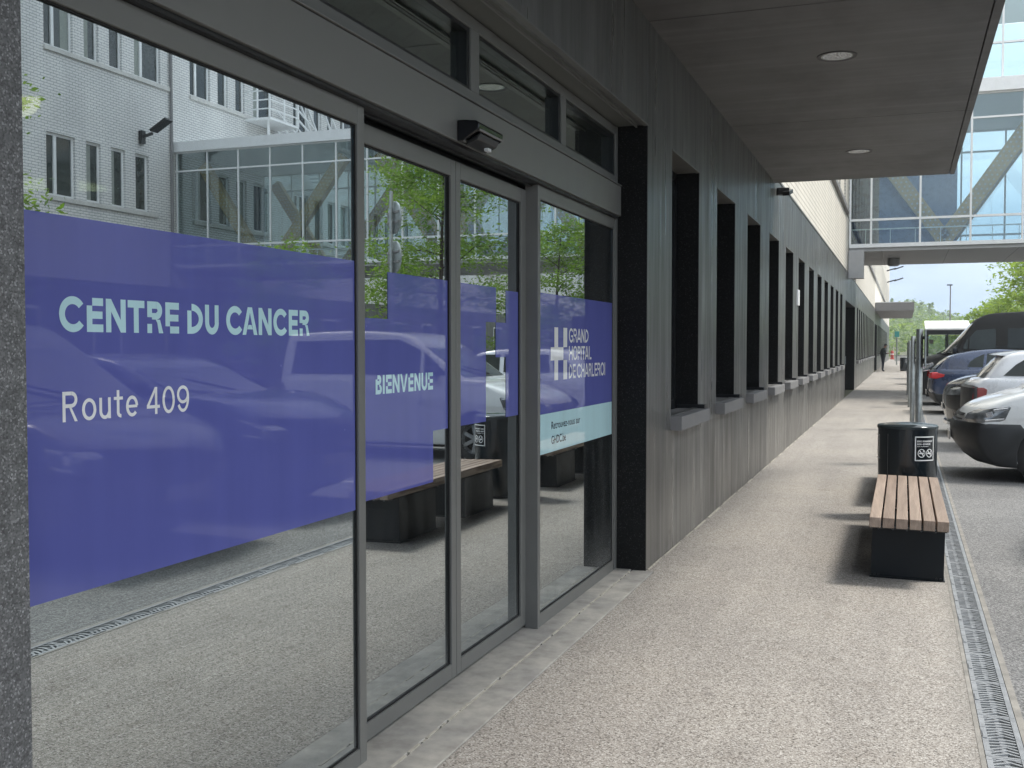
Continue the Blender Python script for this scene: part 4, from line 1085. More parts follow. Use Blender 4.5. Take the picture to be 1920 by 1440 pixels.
class Shell:
    """plan-rounded prism: an (x,z) outline carried across the width."""
    def __init__(s, Lf, Lr, hw, rf=.30, rr=.22, z0=1.0, tumble=0.0):
        s.Lf, s.Lr, s.hw, s.rf, s.rr, s.z0, s.tum = Lf, Lr, hw, rf, rr, z0, tumble
    def P(s, x, z, u, off=0.0):      # u = -1..1 across
        a = abs(u) ** 3.2
        k = max(0, (x - s.Lf * .35) / (s.Lf * .65)); x2 = x - s.rf * a * k * k
        k = max(0, (-x + s.Lr * .35) / (-s.Lr * .65)) if s.Lr < 0 else 0; x2 += s.rr * a * k * k
        hw = s.hw * (1 - s.tum * max(0, z - s.z0))
        bulge = 1 - .05 * max(0, (.45 - z)) - .018 * max(0, z - .75)
        return (x2, u * hw * bulge + (off if u > 0 else -off if u < 0 else 0), z)
    def inv(s, x, u):
        g_ = x
        for _ in range(30): g_ += x - s.P(g_, 1.0, u)[0]
        return g_
    def prism(s, outline, rounds=((1.0, .055), (.985, .02), (.95, .004), (.86, 0), (.6, 0), (.3, 0), (0, 0)), off=0.0):
        m = MB(); N = len(outline); rings = []
        us = [(-u, i) for u, i in rounds] + [(u, i) for u, i in rounds[::-1][1:]]
        for u, i in us:
            q = inset_poly(outline, i - off)
            st = len(m.v); m.v += [s.P(x, z, u, off) for x, z in q]; rings.append(st)
        for a, b_ in zip(rings, rings[1:]):
            for k in range(N): m.f.append((a + k, a + (k + 1) % N, b_ + (k + 1) % N, b_ + k)); m.mi.append(0)
        m.f.append(tuple(rings[0] + k for k in range(N))); m.mi.append(0); m.f.append(tuple(rings[-1] + k for k in range(N))); m.mi.append(0)
        return m
    def side(s, outline, u_sign, off=.006, u=1.0):   # flat patch lying on a side
        m = MB(); m.poly([(lambda p: (p[0], p[1], p[2]))(s.P(x, z, u * u_sign, off)) for x, z in outline]); return m
    def strip(s, line, u0, u1, off=.006, n=8):       # patch over the front, roof or rear following a profile line
        m = MB(); L_ = len(line); nr = []
        for i in range(L_):
            a = line[max(0, i - 1)]; b_ = line[min(L_ - 1, i + 1)]; d = (b_[0] - a[0], b_[1] - a[1]); l = math.hypot(*d) or 1
            nr.append((d[1] / l, -d[0] / l))
        rows = []
        for j in range(n + 1):
            u = u0 + (u1 - u0) * j / n; st = len(m.v)
            for (x, z), q in zip(line, nr): m.v.append(s.P(x + q[0] * off, z + q[1] * off, u))
            rows.append(st)
        for a, b_ in zip(rows, rows[1:]):
            for k in range(L_ - 1): m.f.append((a + k, a + k + 1, b_ + k + 1, b_ + k)); m.mi.append(0)
        return m
def arch(cx, r, z0, n=10):     # wheel arch arc from front to rear along the sill (x decreasing)
    a0 = math.asin(max(-1, min(1, (z0 - .33) / r)))
    o = []
    for k in range(n + 1):
        a = a0 + (math.pi - 2 * a0) * k / n; o.append((cx + r * math.cos(a), .33 + r * math.sin(a)))
    return o
def make_wheel(root, cx, y, r, side):
    m = MB(); wdt = .20
    pr = [(r * .66, -.5), (r * .90, -.5), (r * .985, -.42), (r, -.2), (r, .2), (r * .985, .42), (r * .90, .5), (r * .66, .5)]
    m.lathe([(a, b_ * wdt) for a, b_ in pr], 'y', (cx, y, r), 28); wl_ = m.build('wheel', 'rubber', root, local=True, smooth=True)
    m = MB(); f = side * wdt * .40
    m.lathe([(r * .68, f), (r * .62, f - side * .03), (r * .58, f - side * .05)], 'y', (cx, y, r), 24); m.lathe([(.001, f), (r * .14, f), (r * .16, f - side * .03)], 'y', (cx, y, r), 16)
    for k in range(7):
        a = 2 * math.pi * k / 7; d = Vector((math.cos(a), 0, math.sin(a)))
        m.bar(Vector((cx, y + f - side * .012, r)) + d * r * .12, Vector((cx, y + f - side * .018, r)) + d * r * .63, .05, .02, up=(0, 1, 0))
    m.build('rim', 'rim', wl_, local=True)
    m = MB(); m.lathe([(.001, f - side * .08), (r * .67, f - side * .08)], 'y', (cx, y, r), 24); m.build('hub', 'black', wl_, local=True)
def make_car(name, label, cat, loc, nose, top, cabin, hw, sill=.22, wheels=(1.3, -1.3), r=.32, paint='paint_white', belt=1.0, tumble=.16,
             bumper_f=None, bumper_r=None, bump_mat='bumper_black', head=None, tail=None, tail_mat='tail_red', side_win=None, screen=None, rear_screen=None, rf=.30, rr=.2, roofrail=False, grille=None, lowbar=None, mirror_x=None, spoiler=None, crf=.20):
    """top: outline of the lower body from rear bottom, over the deck and bonnet, to the nose bottom. nose=-1: front towards the wall."""
    root = thing(name, label, cat, loc, R(180) if nose < 0 else 0)
    Lf = max(p[0] for p in top); Lr = min(p[0] for p in top)
    S = Shell(Lf, Lr, hw, rf, rr)
    out = list(top)[::-1]          # nose bottom -> over top -> rear bottom
    out = list(top)
    low = [(p[0], p[1]) for p in arch(wheels[0], r + .055, sill)]
    low2 = [(p[0], p[1]) for p in arch(wheels[1], r + .055, sill)]
    outline = out + low + low2
    S.prism(outline).build('body', paint, root, local=True, smooth=True)
    m = MB(); m.box(wheels[1] - .5, wheels[0] + .5, -hw * .80, hw * .80, sill - .04, .74); m.box(Lr + .25, Lf - .25, -hw * .78, hw * .78, sill + .01, .5); m.build('underbody', 'black', root, local=True)
    for cx in wheels:
        for sd_ in (-1, 1): make_wheel(root, cx, sd_ * (hw - .12), r, sd_)
    C = Shell(Lf * .999, Lr, hw * .965, crf, .10, belt, tumble)
    cabin_o = cabin['pts']
    C.prism(cabin_o, ((1.0, .05), (.985, .018), (.95, .003), (.8, 0), (.4, 0), (0, 0))).build('cabin', paint, root, local=True, smooth=True)
    for nm, ln in (('windscreen', cabin.get('front')), ('rear_window', cabin.get('rear'))):
        if ln: C.strip(ln, -.90, .90, .005).build(nm, 'screen_pane', root, local=True, smooth=True)
    for wn in cabin.get('side', []):
        for sd_ in (-1, 1): C.side(wn, sd_, .004).build('side_window', 'car_pane', root, local=True)
    if head:
        head = [(S.inv(p[0], .985), p[1]) for p in head]
        for sd_ in (-1, 1):
            q = inset_poly(head, 0); m = MB(); rows = []
            for u in (1.0, .985, .95, .90, .84):
                st = len(m.v); ii = inset_poly(head, .018 if u == 1.0 else .0); m.v += [S.P(x + .006, z, u * sd_, .006) for x, z in ii]; rows.append(st)
            N = len(q)
            for a, b_ in zip(rows, rows[1:]):
                for k in range(N): m.f.append((a + k, a + (k + 1) % N, b_ + (k + 1) % N, b_ + k)); m.mi.append(0)
            m.f.append(tuple(rows[0] + k for k in range(N))); m.mi.append(0)
            hd = m.build('headlight', 'lamp_lens', root, local=True, smooth=True)
            cxh = sum(p[0] for p in head) / N; czh = sum(p[1] for p in head) / N
            xa, xb = min(p[0] for p in head), max(p[0] for p in head); za, zb_ = min(p[1] for p in head), max(p[1] for p in head)
            m = MB()
            for fx, fz, l_, h_ in ((.30, .80, .22, .012), (.46, .22, .30, .010), (.60, .52, .10, .030)):
                a_ = S.P(xa + (xb - xa) * fx - l_ * .5, za + (zb_ - za) * fz, .997 * sd_, .009); b2 = S.P(xa + (xb - xa) * fx + l_ * .5, za + (zb_ - za) * (fz - .10), .997 * sd_, .009)
                m.bar(a_, b2, .006, h_ * 2)
            m.build('reflector', 'lamp_chrome', hd, local=True, bevel=.004)
    if tail:
        tail = [(S.inv(p[0], .985), p[1]) for p in tail]
        for sd_ in (-1, 1):
            m = MB(); rows = []; N = len(tail)
            for u in (1.0, .985, .95, .90, .84):
                st = len(m.v); ii = inset_poly(tail, .014 if u == 1.0 else .0); m.v += [S.P(x - .008, z, u * sd_, .007) for x, z in ii]; rows.append(st)
            for a, b_ in zip(rows, rows[1:]):
                for k in range(N): m.f.append((a + k, a + (k + 1) % N, b_ + (k + 1) % N, b_ + k)); m.mi.append(0)
            m.f.append(tuple(rows[0] + k for k in range(N))); m.mi.append(0)
            m.build('tail_light', tail_mat, root, local=True, smooth=True)
    for bo, nm in ((bumper_f, 'front_bumper'), (bumper_r, 'rear_bumper')):
        if bo: S.prism(bo, ((1.0, .045), (.985, .016), (.95, .004), (.86, 0), (.6, 0), (.3, 0), (0, 0)), .012).build(nm, bump_mat, root, local=True, smooth=True)
    if grille:
        for ln, mt_ in grille: S.strip(ln, -.62, .62, .016).build('grille', mt_, root, local=True)
    if lowbar: S.prism(lowbar, ((.97, .02), (.95, .005), (.6, 0), (0, 0)), .014).build('splitter', 'paint_silver', root, local=True)
    # number plate
    xs = max([Lf] + [p[0] for p in (bumper_f or [])]) + (.012 if bumper_f else 0) if nose < 0 else min([Lr] + [p[0] for p in (bumper_r or [])]) - .012
    sg = 1 if nose < 0 else -1
    # shut lines of doors and wings
    m = MB()
    sx_ = sorted({round(p[0], 2) for w_ in cabin.get('side', []) for p in w_ if p[1] < belt + .15})
    for sd_ in (-1, 1):
        for xx in [wheels[0] - r - .09] + [(a_ + b2) / 2 for a_, b2 in zip(sx_[1:], sx_[2:]) if b2 - a_ < .15]:
            m.poly([S.P(xx - .005, sill + .10, sd_, .004), S.P(xx + .005, sill + .10, sd_, .004), S.P(xx + .005, belt - .09, sd_, .004), S.P(xx - .005, belt - .09, sd_, .004)])
    m.build('shut_line', 'black', root, local=True, fix=False)
    if bumper_f:
        m = S.strip([(p[0], p[1]) for p in bumper_f[1:6]], .80, .815, .020, 1); m2_ = S.strip([(p[0], p[1]) for p in bumper_f[1:6]], -.815, -.80, .020, 1)
        m.build('bumper_seam', 'black', root, local=True); m2_.build('bumper_seam', 'black', root, local=True)
    m = MB(); m.box(min(xs + sg * .002, xs + sg * .016), max(xs + sg * .002, xs + sg * .016), -.26, .26, .45, .56); m.build('number_plate', 'plate', root, local=True, bevel=.004)
    if mirror_x is not None:
        for sd_ in (-1, 1):
            m = MB(); m.obox((mirror_x, sd_ * (hw + .10), belt + .10), ((1, 0, 0), (0, 1, 0), (0, 0, 1)), (.06, .10, .075)); m.bar((mirror_x - .02, sd_ * (hw - .08), belt + .02), (mirror_x - .02, sd_ * (hw + .06), belt + .06), .05, .04); m.build('mirror', 'gloss_black', root, local=True, bevel=.03, smooth=True)
    if spoiler:
        C.prism(spoiler, ((.93, .01), (.9, .002), (.5, 0), (0, 0)), 0).build('spoiler', paint, root, local=True, smooth=True)
    m = MB()
    if cabin.get('front'):
        f0 = cabin['front'][0]
        m.bar((f0[0] + .02, -.1, f0[1] + .03), (f0[0] - .18, .42, f0[1] + .15), .02, .02); m.build('wiper', 'black', root, local=True)
    return root

# white people carrier with a black bumper, nearest in view
top = [(-2.17, .30), (-2.19, .60), (-2.17, 1.08)] + catmull([(-2.1, 1.14), (.95, 1.15), (1.42, 1.072), (1.67, 1.008), (1.86, .948), (2.0, .885), (2.09, .80), (2.13, .73), (2.12, .60), (2.06, .42), (1.93, .32), (1.80, .26)], 4)
cab = {'pts': catmull([(1.12, 1.10), (.62, 1.44), (.20, 1.72), (-.10, 1.80), (-.9, 1.83), (-1.85, 1.79), (-2.05, 1.70), (-2.16, 1.05)], 4),
       'front': [(1.02, 1.17), (.82, 1.30), (.62, 1.44), (.42, 1.575), (.24, 1.69)],
       'side': [[(.80, 1.20), (.42, 1.20), (.42, 1.52), (.55, 1.42)], [(.36, 1.20), (-.62, 1.20), (-.62, 1.70), (.02, 1.70), (.36, 1.55)], [(-.70, 1.20), (-1.95, 1.20), (-1.88, 1.68), (-.70, 1.70)]]}
bf = [(2.16, .69), (2.195, .62), (2.18, .47), (2.13, .40), (2.06, .31), (1.95, .23), (1.78, .195), (1.59, .185), (1.59, .37), (1.55, .49), (1.46, .60), (1.56, .70), (1.75, .70), (2.0, .70)]
hd = [(1.97, .745), (1.94, .81), (1.86, .855), (1.72, .89), (1.60, .915), (1.575, .895), (1.64, .735), (1.70, .715), (1.83, .71), (1.94, .705)]
CABW, TOPW = cab, top
make_car('parked_van', 'white people carrier with black plastic bumper, parked nearest the bench', 'van', (2.77, 14.55, 0), -1, top, cab, .90, .22, (1.22, -1.47), .315, 'paint_white', 1.14, .14, bumper_f=bf, head=hd, rf=.24,
         grille=[([(2.137, .71), (2.128, .73)], 'black'), ([(2.118, .755), (2.09, .79)], 'black'), ([(2.18, .46), (2.11, .34)], 'black')], mirror_x=.62)

# silver-white hatchback, tail to the wall
top = [(-2.02, .28), (-2.10, .45), (-2.125, .70), (-2.12, .90), (-2.08, 1.02), (-1.98, 1.10)] + catmull([(-1.88, 1.13), (.8, 1.10), (1.3, 1.04), (1.75, .90), (1.98, .72), (2.05, .5), (2.0, .32), (1.9, .22)], 4)
cab = {'pts': catmull([(1.02, 1.04), (.30, 1.40), (-.05, 1.52), (-.6, 1.56), (-1.2, 1.54), (-1.58, 1.47), (-1.80, 1.26), (-1.98, 1.02)], 4),
       'front': [(.92, 1.10), (.6, 1.26), (.3, 1.40)], 'rear': [(-1.62, 1.445), (-1.72, 1.345), (-1.83, 1.225), (-1.93, 1.09)],
       'side': [[(.62, 1.15), (-.3, 1.15), (-.3, 1.46), (-.02, 1.46), (.2, 1.38)], [(-.38, 1.15), (-1.10, 1.15), (-1.06, 1.46), (-.38, 1.47)], [(-1.17, 1.155), (-1.64, 1.16), (-1.45, 1.33), (-1.3, 1.42), (-1.13, 1.45)]]}
make_car('parked_car', 'pale silver hatchback backed up to the pavement with dark red tail light', 'car', (3.02, 18.5, 0), 1, top, cab, .87, .22, (1.28, -1.30), .32, 'paint_silver', 1.10, .20,
         bumper_r=[(-2.02, .26), (-2.11, .42), (-2.135, .66), (-2.13, .97), (-2.09, 1.0), (-2.03, .99), (-2.03, .70), (-1.80, .64), (-1.72, .50), (-1.70, .26)], tail=[(-2.03, .80), (-2.015, .985), (-1.86, .985), (-1.81, .95), (-1.825, .82), (-1.86, .79)], rr=.10,
         spoiler=[(-1.40, 1.46), (-1.66, 1.455), (-1.73, 1.475), (-1.66, 1.50), (-1.3, 1.545)], mirror_x=.60)

# black hatchback, nose to the wall
HEADB = [(2.00, .74), (1.96, .84), (1.72, .94), (1.60, .95), (1.66, .82), (1.85, .74)]
top = [(-2.0, .30), (-2.1, .60), (-2.06, .96)] + catmull([(-1.9, 1.06), (.85, 1.14), (1.3, 1.13), (1.57, 1.10), (1.80, 1.045), (2.02, .95), (2.12, .84), (2.155, .66), (2.14, .45), (2.09, .27), (1.95, .2)], 4)
cab = {'pts': catmull([(1.0, 1.05), (.35, 1.38), (0, 1.49), (-.6, 1.53), (-1.3, 1.46), (-1.72, 1.34), (-2.02, .97)], 4),
       'front': [(.90, 1.13), (.6, 1.26), (.36, 1.38)], 'rear': [(-1.78, 1.28), (-1.95, 1.05)],
       'side': [[(.6, 1.15), (-.3, 1.15), (-.3, 1.43), (0, 1.43), (.25, 1.36)], [(-.38, 1.15), (-1.5, 1.13), (-1.35, 1.36), (-.38, 1.43)]]}
CABH, TOPH = cab, top
make_car('parked_car', 'black hatchback with chrome grille and pale headlight, nose to the pavement beside the blue car', 'car', (2.85, 21.4, 0), -1, top, cab, .88, .21, (1.27, -1.28), .32, 'paint_black', 1.1, .20, head=HEADB, rf=.26,
         grille=[([(2.155, .72), (2.158, .68)], 'lamp_chrome'), ([(2.158, .62), (2.155, .58)], 'lamp_chrome'), ([(2.15, .52), (2.145, .48)], 'lamp_chrome')], lowbar=[(2.13, .24), (2.13, .20), (1.98, .19), (1.9, .23)], mirror_x=.6)

# blue estate, tail to the wall
make_car('parked_car', 'dark blue car backed up to the pavement with a bright red tail light', 'car', (2.75, 27.9, 0), 1,
         [(-1.98, .26), (-2.13, .42), (-2.20, .60), (-2.18, .82), (-2.14, 1.0), (-2.08, 1.06)] + catmull([(-1.9, 1.08), (.8, 1.06), (1.35, 1.0), (1.8, .87), (2.05, .68), (2.1, .5), (2.04, .3), (1.95, .22)], 4),
         {'pts': catmull([(1.0, 1.0), (.3, 1.40), (-.05, 1.50), (-.7, 1.54), (-1.15, 1.51), (-1.55, 1.43), (-1.85, 1.30), (-2.12, 1.02)], 4), 'front': [(.9, 1.08), (.6, 1.24), (.32, 1.40)], 'rear': [(-1.78, 1.345), (-1.95, 1.22), (-2.08, 1.08)],
          'side': [[(.6, 1.12), (-.3, 1.12), (-.3, 1.45), (0, 1.44), (.22, 1.37)], [(-.38, 1.12), (-.95, 1.12), (-.92, 1.44), (-.38, 1.46)], [(-1.01, 1.12), (-1.36, 1.13), (-1.30, 1.25), (-1.18, 1.34), (-.98, 1.43)]]},
         .90, .23, (1.30, -1.33), .33, 'paint_blue', 1.06, .18, tail=[(-2.13, .86), (-2.12, .99), (-2.0, 1.0), (-1.82, .95), (-1.84, .89), (-2.0, .84)], tail_mat='tail_bright', bumper_r=[(-1.98, .24), (-2.13, .40), (-2.18, .50), (-1.75, .48), (-1.72, .26)], mirror_x=.62, rr=.12)

# tall dark van
top = [(-2.9, .35), (-3.0, .6), (-3.0, 1.1)] + catmull([(-2.9, 1.30), (1.5, 1.42), (1.9, 1.40), (2.2, 1.33), (2.45, 1.22), (2.58, 1.02), (2.62, .75), (2.58, .45), (2.45, .28)], 4)
cab = {'pts': catmull([(2.05, 1.28), (1.79, 1.46), (1.5, 1.76), (1.13, 2.20), (.89, 2.40), (.53, 2.50), (-.6, 2.54), (-2.6, 2.54), (-2.9, 2.42), (-2.98, 1.2)], 4),
       'front': [(1.95, 1.36), (1.79, 1.46), (1.62, 1.64), (1.5, 1.76), (1.3, 2.0), (1.13, 2.20), (1.02, 2.29)],
       'side': [[(1.45, 1.54), (1.28, 1.54), (1.28, 1.82), (1.33, 1.78)], [(1.22, 1.54), (.54, 1.54), (.54, 2.08), (1.03, 2.04), (1.22, 1.84)], [(.25, 1.56), (-1.3, 1.56), (-1.3, 2.08), (.25, 2.08)]]}
make_car('parked_van', 'tall dark grey van with a long sloping windscreen, parked behind the blue car', 'van', (2.85, 32.1, 0), -1, top, cab, .98, .28, (1.75, -1.75), .35, 'paint_graphite', 1.40, .06, head=[(2.50, .90), (2.42, 1.08), (2.10, 1.20), (2.05, 1.10), (2.3, .92)], rf=.30, mirror_x=1.55, crf=1.1)
# silver car beyond it, dark car further on
make_car('parked_car', 'light silver car mostly hidden behind the tall dark van', 'car', (2.95, 36.6, 0), -1, TOPH, CABH, .88, .21, (1.27, -1.28), .32, 'paint_silver', 1.1, .20, head=HEADB, rf=.26, mirror_x=.6)
make_car('parked_car', 'black car far along whose nose sticks out beyond the sign posts', 'car', (2.30, 48.5, 0), -1, TOPH, CABH, .88, .21, (1.27, -1.28), .32, 'paint_black', 1.1, .20, head=HEADB, rf=.26, mirror_x=.6)
# the two nearest ones are seen mirrored in the purple film
make_car('parked_van', 'dark people carrier mirrored faintly in the big purple pane', 'van', (3.38, 6.75, 0), -1, TOPW, CABW, .90, .22, (1.22, -1.47), .315, 'paint_black', 1.14, .14, head=hd, rf=.24, mirror_x=.62)
make_car('parked_car', 'dark blue hatchback mirrored faintly at the edge of the purple pane', 'car', (3.48, 9.15, 0), -1, TOPH, CABH, .88, .21, (1.27, -1.28), .32, 'paint_blue', 1.1, .20, head=HEADB, rf=.26, mirror_x=.6)
# ------------------------------------------------------------------ trees
def leafquad(m, c, size, rnd):
    a = Vector((rnd.gauss(0, 1), rnd.gauss(0, 1), rnd.gauss(0, .45))).normalized(); b_ = a.cross(Vector((rnd.gauss(0, 1), rnd.gauss(0, 1), rnd.gauss(0, 1)))).normalized()
    n = len(m.v); l, w_ = size, size * .42
    m.v += [tuple(c - a * l), tuple(c + b_ * w_), tuple(c + a * l), tuple(c - b_ * w_)]; m.f.append((n, n + 1, n + 2, n + 3)); m.mi.append(0)
def make_tree(loc, h, r, nleaf, leaf, label, mat='tree_leaf', base=.28, seed=1, group=None, tr=.09):
    rnd = random.Random(seed)
    root = thing('tree', label, 'tree', loc, group=group)
    m = MB(); tips = []
    lean = Vector((rnd.uniform(-.15, .15), rnd.uniform(-.15, .15), 0))
    tp = [Vector((0, 0, 0)) + lean * t * t * h * .3 + Vector((0, 0, h * .93 * t)) for t in [k / 8 for k in range(9)]]
    m.tube([tuple(p) for p in tp], [tr * (1 - .85 * k / 8) for k in range(9)], 8)
    nb = 15
    for k in range(nb):
        t = base + (1 - base) * (k + .5) / nb * .98; p = lean * t * t * h * .3 + Vector((0, 0, h * .93 * t))
        a = k * 2.4 + rnd.uniform(-.4, .4); env = math.sin(math.pi * min(1, (t - base) / (1 - base) * .80 + .20)) ** .7
        ln = r * env * rnd.uniform(.75, 1.1)
        d = Vector((math.cos(a), math.sin(a), rnd.uniform(.1, .55))); pts = [p]; 
        for j in range(1, 5): pts.append(p + d * ln * j / 4 + Vector((rnd.uniform(-.1, .1), rnd.uniform(-.1, .1), rnd.uniform(-.05, .08))) * ln + Vector((0, 0, -.05 * j * j * ln * .25)))
        rr_ = tr * .35 * (1 - .5 * t); m.tube([tuple(q) for q in pts], [rr_, rr_ * .8, rr_ * .6, rr_ * .4, rr_ * .2], 5)
        for j in (2, 3, 4):
            tips.append((pts[j], .30 * r)); 
            for _ in range(2):
                dd = Vector((rnd.gauss(0, 1), rnd.gauss(0, 1), rnd.gauss(0, .5))).normalized() * rnd.uniform(.2, .42) * r
                q = pts[j] + dd; m.tube([tuple(pts[j]), tuple((pts[j] + q) / 2 + Vector((0, 0, .03))), tuple(q)], [rr_ * .35, rr_ * .22, rr_ * .1], 4); tips.append((q, .22 * r))
    m.build('trunk', 'bark', root, local=True, smooth=True)
    m = MB(); per = nleaf // len(tips)
    for c, s in tips:
        k_ = int(per * rnd.uniform(.4, 1.6)); fl = rnd.uniform(.35, .6)
        for _ in range(k_):
            o = Vector((rnd.gauss(0, .55), rnd.gauss(0, .55), rnd.gauss(0, .55 * fl))) * s
            leafquad(m, c + o, leaf * rnd.uniform(.6, 1.3), rnd)
    m.build('crown', mat, root, local=True, fix=False)
    return root
G_ = 'young trees in the car park'
make_tree((7.05, 24.8, 0), 7.6, 2.1, 17000, .055, 'tall feathery green tree mirrored in the sliding doors', seed=3, base=.30, group=G_)
make_tree((7.0, 17.3, 0), 3.75, 1.0, 4200, .042, 'small young tree whose tip is mirrored above the purple film', seed=5, base=.4, group=G_, tr=.05)
make_tree((7.0, 8.7, 0), 6.0, 1.5, 8000, .048, 'tree whose leaves are mirrored at the left edge of the big pane', seed=9, base=.35, group=G_)
make_tree((7.1, 34.0, 0), 6.0, 2.0, 11000, .06, 'green tree mirrored in the right fixed pane', seed=14, base=.25, group=G_)
make_tree((7.0, 42.5, 0), 5.6, 1.8, 4000, .085, 'tree mirrored behind the green one in the right pane', seed=17, base=.25, group=G_)
G2 = 'pale green trees beyond the parked vans'
for i, (x, y, h, r, lb) in enumerate([(8.3, 78, 8.2, 2.7, 'tall pale green tree above the tall dark van at the right'), (7.6, 92, 5.2, 2.2, 'bushy low tree behind the bus shelter'), (10.6, 98, 9.6, 3.6, 'tallest pale tree at the right edge beneath the footbridge'),
                                      (8.2, 110, 6.2, 2.6, 'tree between the lamp post and the tallest pale tree'), (6.3, 118, 4.2, 1.7, 'lowest round tree next to the lamp post')]):
    make_tree((x, y, 0), h, r, 5200, .17, lb, 'far_leaf', .14, 30 + i, G2, .13)

# ------------------------------------------------------------------ wooded hill
def hz(x, y):
    t = max(0, min(1, (y - 230) / 190)); t = t * t * (3 - 2 * t)
    prof = 12.5 - .40 * x if x > 0 else 12.5 - .05 * x
    return t * max(1.0, prof) + .6 * math.sin(x * .21) + .5 * math.sin(y * .13 + x * .07)
m = MB(); nx, ny = 50, 26
for j in range(ny):
    for i in range(nx): x, y = -150 + i * 6.6, 180 + j * 13; m.v.append((x, y, hz(x, y) - .8))
for j in range(ny - 1):
    for i in range(nx - 1): a = j * nx + i; m.f.append((a, a + 1, a + nx + 1, a + nx)); m.mi.append(0)
tag(m.build('hill', 'earth', smooth=True), kind='structure')
m = MB(); rnd = random.Random(77)
for k in range(620):
    x = rnd.uniform(-45, 75); y = rnd.uniform(185, 430); 
    z = hz(x, y) - .8; conifer = rnd.random() < .38 and y > 330
    h = rnd.uniform(5, 8) if not conifer else rnd.uniform(5.5, 7.5); rr_ = rnd.uniform(2.0, 3.6) if not conifer else rnd.uniform(1.7, 2.6)
    for _ in range(110):
        t = rnd.random()
        if conifer: rad = rr_ * (1 - t) * math.sqrt(rnd.random()) + .1; zz = .8 + t * h
        else: 
            u = rnd.uniform(-1, 1); rad = rr_ * math.sqrt(1 - u * u) * rnd.uniform(.75, 1.08); zz = h * .55 + u * h * .45
        a = rnd.uniform(0, 6.283)
        leafquad(m, Vector((x + rad * math.cos(a), y + rad * math.sin(a), z + zz)), rnd.uniform(.35, .75), rnd)
wd = tag(m.build('wood', 'hill_leaf', fix=False), 'dense mixed woodland covering the far hillside', 'woodland', kind='stuff')

# ------------------------------------------------------------------ shelter, lamp posts, signs, hydrant
SH = thing('bus_shelter', 'white roofed glass shelter with a dark fascia band behind the parked cars', 'shelter', (2.0, 57, 0))
m = MB(); m.obox((2.02, 57.2, 2.66), ((1, 0, 0), (0, 1, .17), (0, -.17, 1)), (1.04, 1.25, .05)); m.build('roof', 'white_metal', SH, bevel=.02)
m = MB(); m.box(1.05, 3.0, 55.98, 58.3, 2.20, 2.449); m.build('fascia', 'dark_alu', SH)
for x in (1.08, 1.98, 2.92):
    for y in (56.06, 58.2): MB().box(x, x + .07, y, y + .07, 0, 2.2).build('post', 'dark_alu', SH)
m = MB(); m.box(1.1, 2.95, 58.14, 58.15, .2, 2.15); m.build('back_glass', 'shelter_glass', SH)
m = MB(); m.box(1.2, 2.8, 57.7, 58.05, .42, .47); m.build('seat', 'soft_grey', SH)
m = MB(); m.box(1.22, 1.42, 58.10, 58.13, 1.75, 1.95); m.build('timetable', 'soft_grey', SH)
LP = thing('lamp_post', 'thin grey lamp post rising above the trees under the footbridge', 'lamp post', (4.55, 121, 0))
m = MB(); m.lathe([(.09, 0), (.06, 8.0), (.001, 8.0)], 'z', (4.55, 121, 0), 10); m.build('pole', 'soft_grey', LP)
m = MB(); m.box(4.2, 4.75, 120.9, 121.1, 8.0, 8.12); m.build('lamp_head', 'dark_alu', LP, bevel=.02)
TS = thing('direction_sign', 'pale pole with a small teal sign near the wood', 'sign', (-.55, 100, 0))
m = MB(); m.lathe([(.06, 0), (.06, 2.9), (.001, 2.9)], 'z', (-.55, 100, 0), 8); m.build('pole', 'galv', TS)
m = MB(); m.box(-.74, -.36, 99.92, 99.96, 2.45, 2.95); m.build('sign_plate', 'teal', TS, bevel=.01)
HY = thing('red_marker', 'red standing marker at the far end of the wall', 'marker', (-1.33, 142.5, 0))
m = MB(); m.lathe([(.26, 0), (.26, .12), (.19, .16), (.20, .9), (.13, 1.08), (.001, 1.12)], 'z', (-1.33, 142.5, 0), 14); m.build('body', 'red', HY, smooth=True)
m = MB(); m.lathe([(.205, .6), (.205, .72)], 'z', (-1.33, 142.5, 0), 14); m.build('band', 'white_metal', HY)
PB = thing('planter_block', 'low pale concrete block closing the far end of the pavement', 'block', (-.2, 128, 0))
m = MB(); m.box(-.95, .6, 127.5, 128.2, 0, .55); m.build('block', 'wall_white', PB, bevel=.04); m = MB(); m.box(-.97, .62, 127.48, 128.22, .55, .62); m.build('coping', 'soft_grey', PB)
# round traffic signs whose backs are mirrored in the doors
RS = thing('round_sign', 'pair of round traffic signs on one post mirrored between the leaves in the doors', 'sign', (5.8, 19.6, 0), R(40))
m = MB(); m.lathe([(.04, 0), (.04, 4.75), (.001, 4.76)], 'z', (0, 0, 0), 12); m.build('post', 'galv', RS, local=True, smooth=True)
for zz in (3.42, 4.22):
    m = MB(); m.lathe([(.001, .02), (.31, .02), (.33, .035), (.33, .06), (.001, .06)], 'y', (0, .03, zz), 28); dk = m.build('sign_disc', 'galv', RS, local=True, smooth=True)
    m = MB(); m.box(-.30, .30, .025, .045, zz - .12, zz - .08); m.box(-.30, .30, .025, .045, zz + .08, zz + .12); m.build('stiffener', 'soft_grey', dk, local=True)

